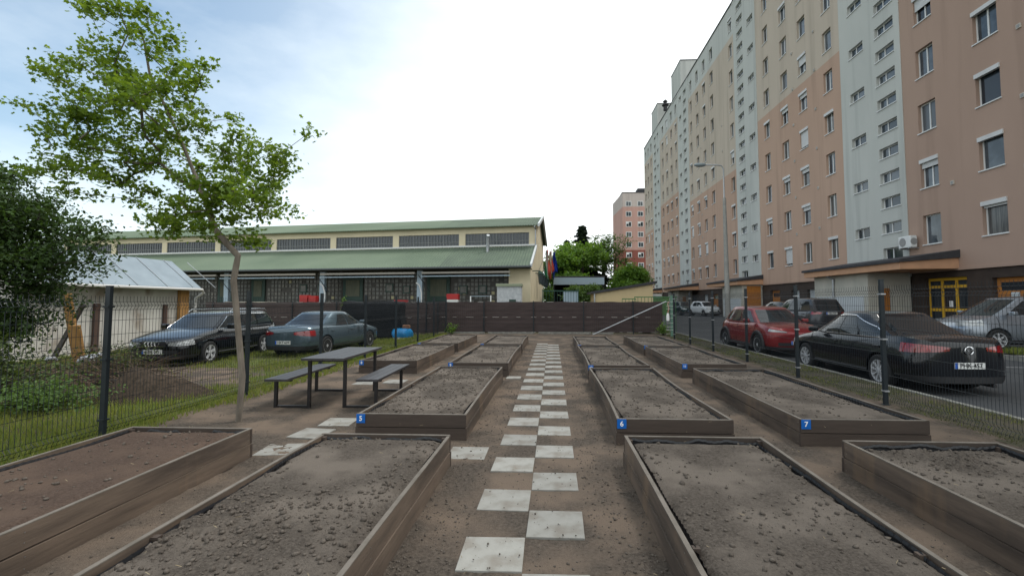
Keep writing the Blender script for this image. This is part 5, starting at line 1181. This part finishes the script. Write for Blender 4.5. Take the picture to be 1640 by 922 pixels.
    # wheels
    for ax in (ax_f, ax_r):
        for sg in (-1, 1):
            w = empty("wheel", (ax, sg * (HW - .1), R_)); w.parent = r
            m = MB(); m.lathe([(R_ * .62, -.095), (R_ * .9, -.1), (R_ * .985, -.08), (R_, -.04), (R_, .04), (R_ * .985, .08), (R_ * .9, .1), (R_ * .64, .095), (R_ * .62, .03)], axis='y', n=32); fix(m.build("tyre", TYRE, w, smooth=True))
            m = MB(); f_ = .1 * sg
            rim_r = R_ * .68; N_ = 28; vs = []; fs = []
            for i in range(N_):
                t = 2 * math.pi * i / N_
                for (rr, yy) in ((rim_r, .098), (rim_r * .9, .092), (rim_r * .88, .03)): vs.append((rr * math.cos(t), sg * yy, rr * math.sin(t)))
            for i in range(N_):
                for j in range(2): q = i * 3 + j; q2 = ((i + 1) % N_) * 3 + j; fs.append((q, q + 1, q2 + 1, q2))
            m.add(vs, fs)
            for i in range(spokes):
                M_ = Matrix.Rotation(2 * math.pi * i / spokes, 4, 'Y'); hwid = .6 * rim_r / spokes * 1.5
                p0 = [(-hwid * .7, .088, .03), (hwid * .7, .088, .03), (hwid, .094, rim_r * .93), (-hwid, .094, rim_r * .93)]
                q = [M_ @ Vector((a, sg * b_, c)) for a, b_, c in p0] + [M_ @ Vector((a, sg * (b_ - .03), c)) for a, b_, c in p0]
                m.add(q, [(0, 1, 2, 3), (7, 6, 5, 4), (0, 4, 5, 1), (2, 6, 7, 3), (1, 5, 6, 2), (3, 7, 4, 0)])
            m.lathe([(.055, sg * .05), (.055, sg * .094), (.03, sg * .1)], axis='y', n=12); fix(m.build("rim", RIM, w, smooth=False))
            m = MB(); m.lathe([(rim_r * .95, sg * .0), (rim_r * .95, sg * .03)], axis='y', n=16); fix(m.build("rim_backing", BLKP, w))  # dark backing disc closing the gap behind the spokes
        for sg in (-1, 1):
            m = MB(); vs = []; N_ = 14
            if cladding:
                pts = [(ax + (R_ + .085) * math.cos(t), sg * (hw(ax) * fac(.5) - .0), R_ + (R_ + .085) * math.sin(t)) for t in np.linspace(-.25, math.pi + .25, N_)]
                m.tube(pts, .045, 6); m.build("arch_cladding", BLKP, body)
            m = MB(); m.lathe([(R_ + .06, sg * (HW - .3)), (R_ + .06, sg * (HW - .27))], (ax, 0, R_), 'y', 20); fix(m.build("wheel_well", SEAM, body))
    m = MB(); m.box(-fx + .35, fx - .35, -HW + .28, HW - .28, .17, .22); m.build("underbody", SEAM, body)
    # greenhouse
    zb = belt - .03; hb = HW * .9; hr = HW * wroof / .62 * .78 if False else HW * wroof * 1.25
    def zr(x): xm = (roof_f + roof_r) / 2; hl = (roof_f - roof_r) / 2; t = (x - xm) / hl; return H - .035 * t * t * (1.6 if t > 0 else 1.0)
    def G(s, v, yf=1.0):
        # s: 0 windscreen edge .. 1 rear edge
        xa = cowl + (roof_f - cowl) * (v ** .92); xb = back + (roof_r - back) * (v ** (.85 if tail == 'sedan' else .95)); x = xa + (xb - xa) * s
        ztop = zr(min(max(x, roof_r), roof_f)) - .035; z = zb + (ztop - zb) * v
        pin = 1 - .10 * (abs(2 * s - 1)) ** 3
        y = (hb + (hr - hb) * (v ** 1.25)) * pin
        return x, y * yf, z
    def end_pt(e, t, v, off=0):
        # e 0 front 1 rear; t -1..1 across
        x, y, z = G(e, v); bulge = (.16 if e == 0 else .1) * (1 - t * t) * (1 if e == 0 else -1)
        return (x + bulge + (off if e == 0 else -off), y * t, z + off * .8)
    vs = []; fs = []; SS = np.linspace(0, 1, 17); TT = np.linspace(1, -1, 11)
    VV = np.linspace(0, 1, 7); loops = []
    for v in VV:
        lp = [G(s, v) for s in SS]                                           # +y side, front to rear
        lp += [end_pt(1, t, v) for t in TT[1:-1]]
        lp += [(x, -y, z) for x, y, z in [G(s, v) for s in SS[::-1]]]
        lp += [end_pt(0, -t, v) for t in TT[1:-1]]
        loops.append(lp)
    xm = (roof_f + roof_r) / 2
    for sc_, dz in ((.97, .022), (.9, .034), (.7, .045), (.4, .052), (.05, .054)):
        lp = []
        for (x, y, z) in loops[6]:
            xx = xm + (x - xm) * (sc_ if sc_ > .8 else sc_); lp.append((xx, y * sc_, zr(min(max(xx, roof_r), roof_f)) - .035 + dz * .8))
        loops.append(lp)
    K = len(loops[0])
    for lp in loops: vs += lp
    for i in range(len(loops) - 1):
        for j in range(K): j2 = (j + 1) % K; fs.append((i * K + j, i * K + j2, (i + 1) * K + j2, (i + 1) * K + j))
    fs.append(tuple(range((len(loops) - 1) * K, len(loops) * K)))
    m = MB(); m.add(vs, fs); roof = fix(m.build("roof", roofmat or pm, r)); me = roof.data; me.polygons.foreach_set("use_smooth", [True] * len(me.polygons)); me.set_sharp_from_angle(angle=R(40))
    for sg in (-1, 1):
        for (s0, s1, v0, v1) in sidewin:
            m = MB(); vs = []; fs = []
            for i in range(7):
                for j in range(6):
                    s = s0 + (s1 - s0) * i / 6; vt = v1 if not isinstance(v1, tuple) else v1[0] + (v1[1] - v1[0]) * i / 6; v = v0 + (vt - v0) * j / 5; x, y, z = G(s, v); vs.append((x, sg * (y + .006), z + .001))
            for i in range(6):
                for j in range(5): q = i * 6 + j; fs.append((q, q + 1, q + 7, q + 6))
            m.add(vs, fs); m.build("side_window", CGL, roof, smooth=True)
        if trim:
            a, b_ = sidewin[0][0], sidewin[-1][1]; v0 = sidewin[0][2]; v1 = sidewin[0][3]; v1 = v1 if not isinstance(v1, tuple) else v1[0]
            pts = [G(s, v0 - .02) for s in np.linspace(a - .02, b_ + .02, 14)]
            if trim == 'full':
                vend = sidewin[-1][3]; vend = vend[1] if isinstance(vend, tuple) else vend
                pts += [G(b_ + .02, v) for v in np.linspace(v0, vend, 4)[1:]] + [G(s, v1 + .03 if s < sidewin[-1][0] else v1 + .03 + (vend - v1) * (s - sidewin[-1][0]) / (b_ - sidewin[-1][0])) for s in np.linspace(b_ + .01, a - .01, 14)] + [G(a - .02, v) for v in np.linspace(v1, v0, 5)]
            m = MB(); m.tube([(x, sg * (y + .018), z + .002) for x, y, z in pts], .012, 5); m.build("window_trim", CHR, roof)
    for e, (t0, v0, v1) in ((0, (.9, .06, .95)), (1, (.84, .14 if tail == 'sedan' else .12, .92))):
        m = MB(); vs = []; fs = []
        for i in range(13):
            for j in range(7): t = -t0 + 2 * t0 * i / 12; v = v0 + (v1 - v0) * j / 6; vs.append(end_pt(e, t, v, .006))
        for i in range(12):
            for j in range(6): q = i * 7 + j; fs.append((q, q + 1, q + 8, q + 7))
        m.add(vs, fs); m.build("windscreen" if e == 0 else "rear_window", CGL, roof, smooth=True)
    if rack:
        for sg in (-1, 1):
            m = MB(); m.tube([(roof_f - .1, sg * hr * .93, H - .03), (roof_f - .25, sg * hr * .93, H + .05), (roof_r + .1, sg * hr * .93, H + .05), (roof_r, sg * hr * .93, H - .02)], .014, 6); m.build("roof_rail", GALV, roof, smooth=True)
        for x in (roof_f - .4, roof_r + .5): m = MB(); m.box(x - .03, x + .03, -hr * 1.02, hr * 1.02, H + .055, H + .085); m.build("roof_bar", GALV, roof)
    if full:
        m = MB(); m.tube([(-fx + .3, -.45, .2), (-fx + .02, -.45, .2)], .035, 8); m.build("exhaust_pipe", BLKP, body)
    return r
BLK = paint("paint_black", (.005, .006, .008), .16, .1); NAVY = paint("paint_navy", (.005, .006, .009), .16, .1); SBL = paint("paint_grey_blue", (.085, .125, .155), .25, .5); REDP = paint("paint_red", (.20, .014, .017), .25, .35); ANTH = paint("paint_anthracite", (.045, .047, .055), .25, .4); SILV = paint("paint_silver", (.24, .27, .31), .25, .6); WHT = paint("paint_white", (.62, .65, .68), .25, 0); TEAL = paint("paint_dark_teal", (.01, .04, .045), .25, .3)
# estate (left), nose towards the camera
car("estate_car", "black estate car with roof rails, parked on worn earth by the white shed", (-10.55, 14.2, -.12), -90 + 3, BLK, L=4.8, W_=1.8, H=1.44, wb=2.69, fo=.93, R_=.315,
    deck=[(-2.4, .78), (-2.33, .92), (-2.0, .93), (1.05, .95), (1.6, .86), (2.15, .74), (2.33, .66), (2.4, .56)], belt=.93, cowl=1.12, roof_f=.38, roof_r=-1.75, back=-2.22, wroof=.6, tail='estate',
    sidewin=[(.04, .30, .12, .86), (.325, .6, .12, .86), (.63, .93, .12, .86)], rack=True, lights=(.42, 1.02, .56, .68), tl=(.5, 1.0, .62, .85), plate_f=(.42, "KBX·271"), plate_r=(.7, None), grille=(.36, .56, .69), emblem='rings', trim='full', spokes=5)
car("sedan", "grey-blue sedan parked on the grass, right of the black estate car", (-8.0, 16.4, -.12), 90 - 7.5, SBL, L=4.56, W_=1.77, H=1.40, wb=2.7, fo=.9, R_=.31,
    deck=[(-2.28, .72), (-2.2, .92), (-1.5, .95), (1.0, .93), (1.5, .84), (2.05, .72), (2.22, .62), (2.28, .55)], belt=.92, cowl=1.05, roof_f=.32, roof_r=-.72, back=-1.5, wroof=.56,
    sidewin=[(.05, .40, .12, .86), (.435, .72, .12, .86)], lights=(.42, 1.0, .55, .68), tl=(.38, 1.05, .66, .82), plate_f=(.4, None), plate_r=(.47, "HXT·639"), spokes=9, trim=None)
car("sedan", "glossy black sedan with chrome window line, on the road behind the right fence", (7.46, 11.2, -.1), 90 + .5, NAVY, L=4.66, W_=1.82, H=1.5, wb=2.69, fo=.95, R_=.325,
    deck=[(-2.33, .86), (-2.27, 1.0), (-1.75, 1.05), (-1.4, 1.03), (1.0, .98), (1.6, .88), (2.1, .77), (2.27, .67), (2.33, .58)], belt=.96, cowl=1.22, roof_f=.35, roof_r=-.7, back=-1.75, wroof=.57,
    sidewin=[(.07, .36, .12, .87), (.385, .64, .12, .87), (.672, .93, .12, (.86, .5))], lights=(.45, 1.1, .6, .74), tl=(.34, 1.16, .77, .92), plate_f=(.42, None), plate_r=(.56, "PHK-457"), emblem='ring', trim='full', spokes=9)
car("suv", "dark red compact suv with black wheel arches on the road, nose to the camera", (7.45, 16.8, -.1), -90 + 1.5, REDP, L=4.18, W_=1.8, H=1.55, wb=2.6, fo=.85, R_=.335,
    deck=[(-2.09, .86), (-2.0, 1.0), (-1.6, 1.02), (1.0, 1.02), (1.5, .97), (1.85, .9), (2.02, .82), (2.09, .7)], belt=1.0, cowl=1.05, roof_f=.3, roof_r=-1.25, back=-1.8, wroof=.59, tail='hatch',
    sidewin=[(.06, .38, .12, .86), (.41, .72, .12, .86), (.75, .9, .2, (.82, .6))], lights=(.4, .95, .76, .82), tl=(.4, 1.0, .78, .92), plate_f=(.46, "AE·JF 428"), plate_r=(.6, None), cladding=True, spokes=5)
car("minivan", "dark grey compact minivan seen from behind, parked beyond the red suv", (13.1, 25.0, .14), 90 + 2, ANTH, L=4.3, W_=1.78, H=1.64, wb=2.75, fo=.8, R_=.315,
    deck=[(-2.15, .95), (-2.08, 1.03), (-1.8, 1.04), (1.3, 1.02), (1.75, .9), (2.05, .8), (2.15, .62)], belt=1.02, cowl=1.5, roof_f=.6, roof_r=-1.6, back=-2.02, wroof=.6, tail='hatch',
    sidewin=[(.08, .36, .12, .86), (.385, .66, .12, .86), (.69, .92, .12, .84)], lights=(.4, .95, .7, .84), tl=(.52, .98, .85, 1.0), plate_f=(.42, None), plate_r=(.92, "NBL·804"), spokes=7)
car("hatchback", "dark car half hidden before the orange garage door, beyond the grey minivan", (14.7, 31.0, .16), 90, BLK, L=4.2, W_=1.75, H=1.46, wb=2.6, fo=.85, R_=.31,
    deck=[(-2.1, .9), (-2.0, 1.0), (1.1, .98), (1.7, .85), (2.02, .72), (2.1, .6)], belt=.97, cowl=1.2, roof_f=.4, roof_r=-1.4, back=-1.9, tail='hatch', sidewin=[(.06, .38, .12, .86), (.41, .72, .12, .86), (.75, .92, .12, .8)], plate_r=(.6, None))
car("minivan", "silver compact minivan before the yellow entrance door at the right edge", (14.85, 15.7, .13), 180 - 3, SILV, L=4.4, W_=1.8, H=1.66, wb=2.7, fo=.85, R_=.32,
    deck=[(-2.2, .95), (-2.1, 1.03), (-1.8, 1.05), (1.25, 1.06), (1.7, .95), (2.05, .82), (2.2, .64)], belt=1.04, cowl=1.38, roof_f=.5, roof_r=-1.6, back=-2.05, tail='hatch', sidewin=[(.07, .36, .12, .86), (.385, .66, .12, .86), (.69, .92, .12, .84)], lights=(.45, 1.15, .72, .88), plate_f=(.45, None))
car("hatchback", "small white hatchback parked in the distance, nose to the camera, left of the lamp pole", (15.9, 50, .16), -90 + 14, WHT, L=3.85, W_=1.72, H=1.5, wb=2.45, fo=.8, R_=.3,
    deck=[(-1.92, .85), (-1.85, .98), (1.0, .98), (1.45, .9), (1.8, .8), (1.92, .62)], belt=.96, cowl=.98, roof_f=.3, roof_r=-1.25, back=-1.7, tail='hatch', sidewin=[(.06, .4, .12, .86), (.43, .75, .12, .86)], lights=(.45, .95, .64, .8), grille=(.45, .4, .58), plate_f=(.5, None), roofmat=None)
car("hatchback", "dark teal car at the far end of the car park, left of the white hatchback", (14.4, 53, .16), -90 + 10, TEAL, L=3.9, W_=1.7, H=1.5, wb=2.45, fo=.8, R_=.3,
    deck=[(-1.95, .85), (-1.88, .98), (1.0, .96), (1.5, .86), (1.85, .74), (1.95, .6)], belt=.95, cowl=1.05, roof_f=.35, roof_r=-1.25, back=-1.75, tail='hatch', sidewin=[(.06, .4, .12, .86), (.43, .75, .12, .86)], plate_f=(.45, None))
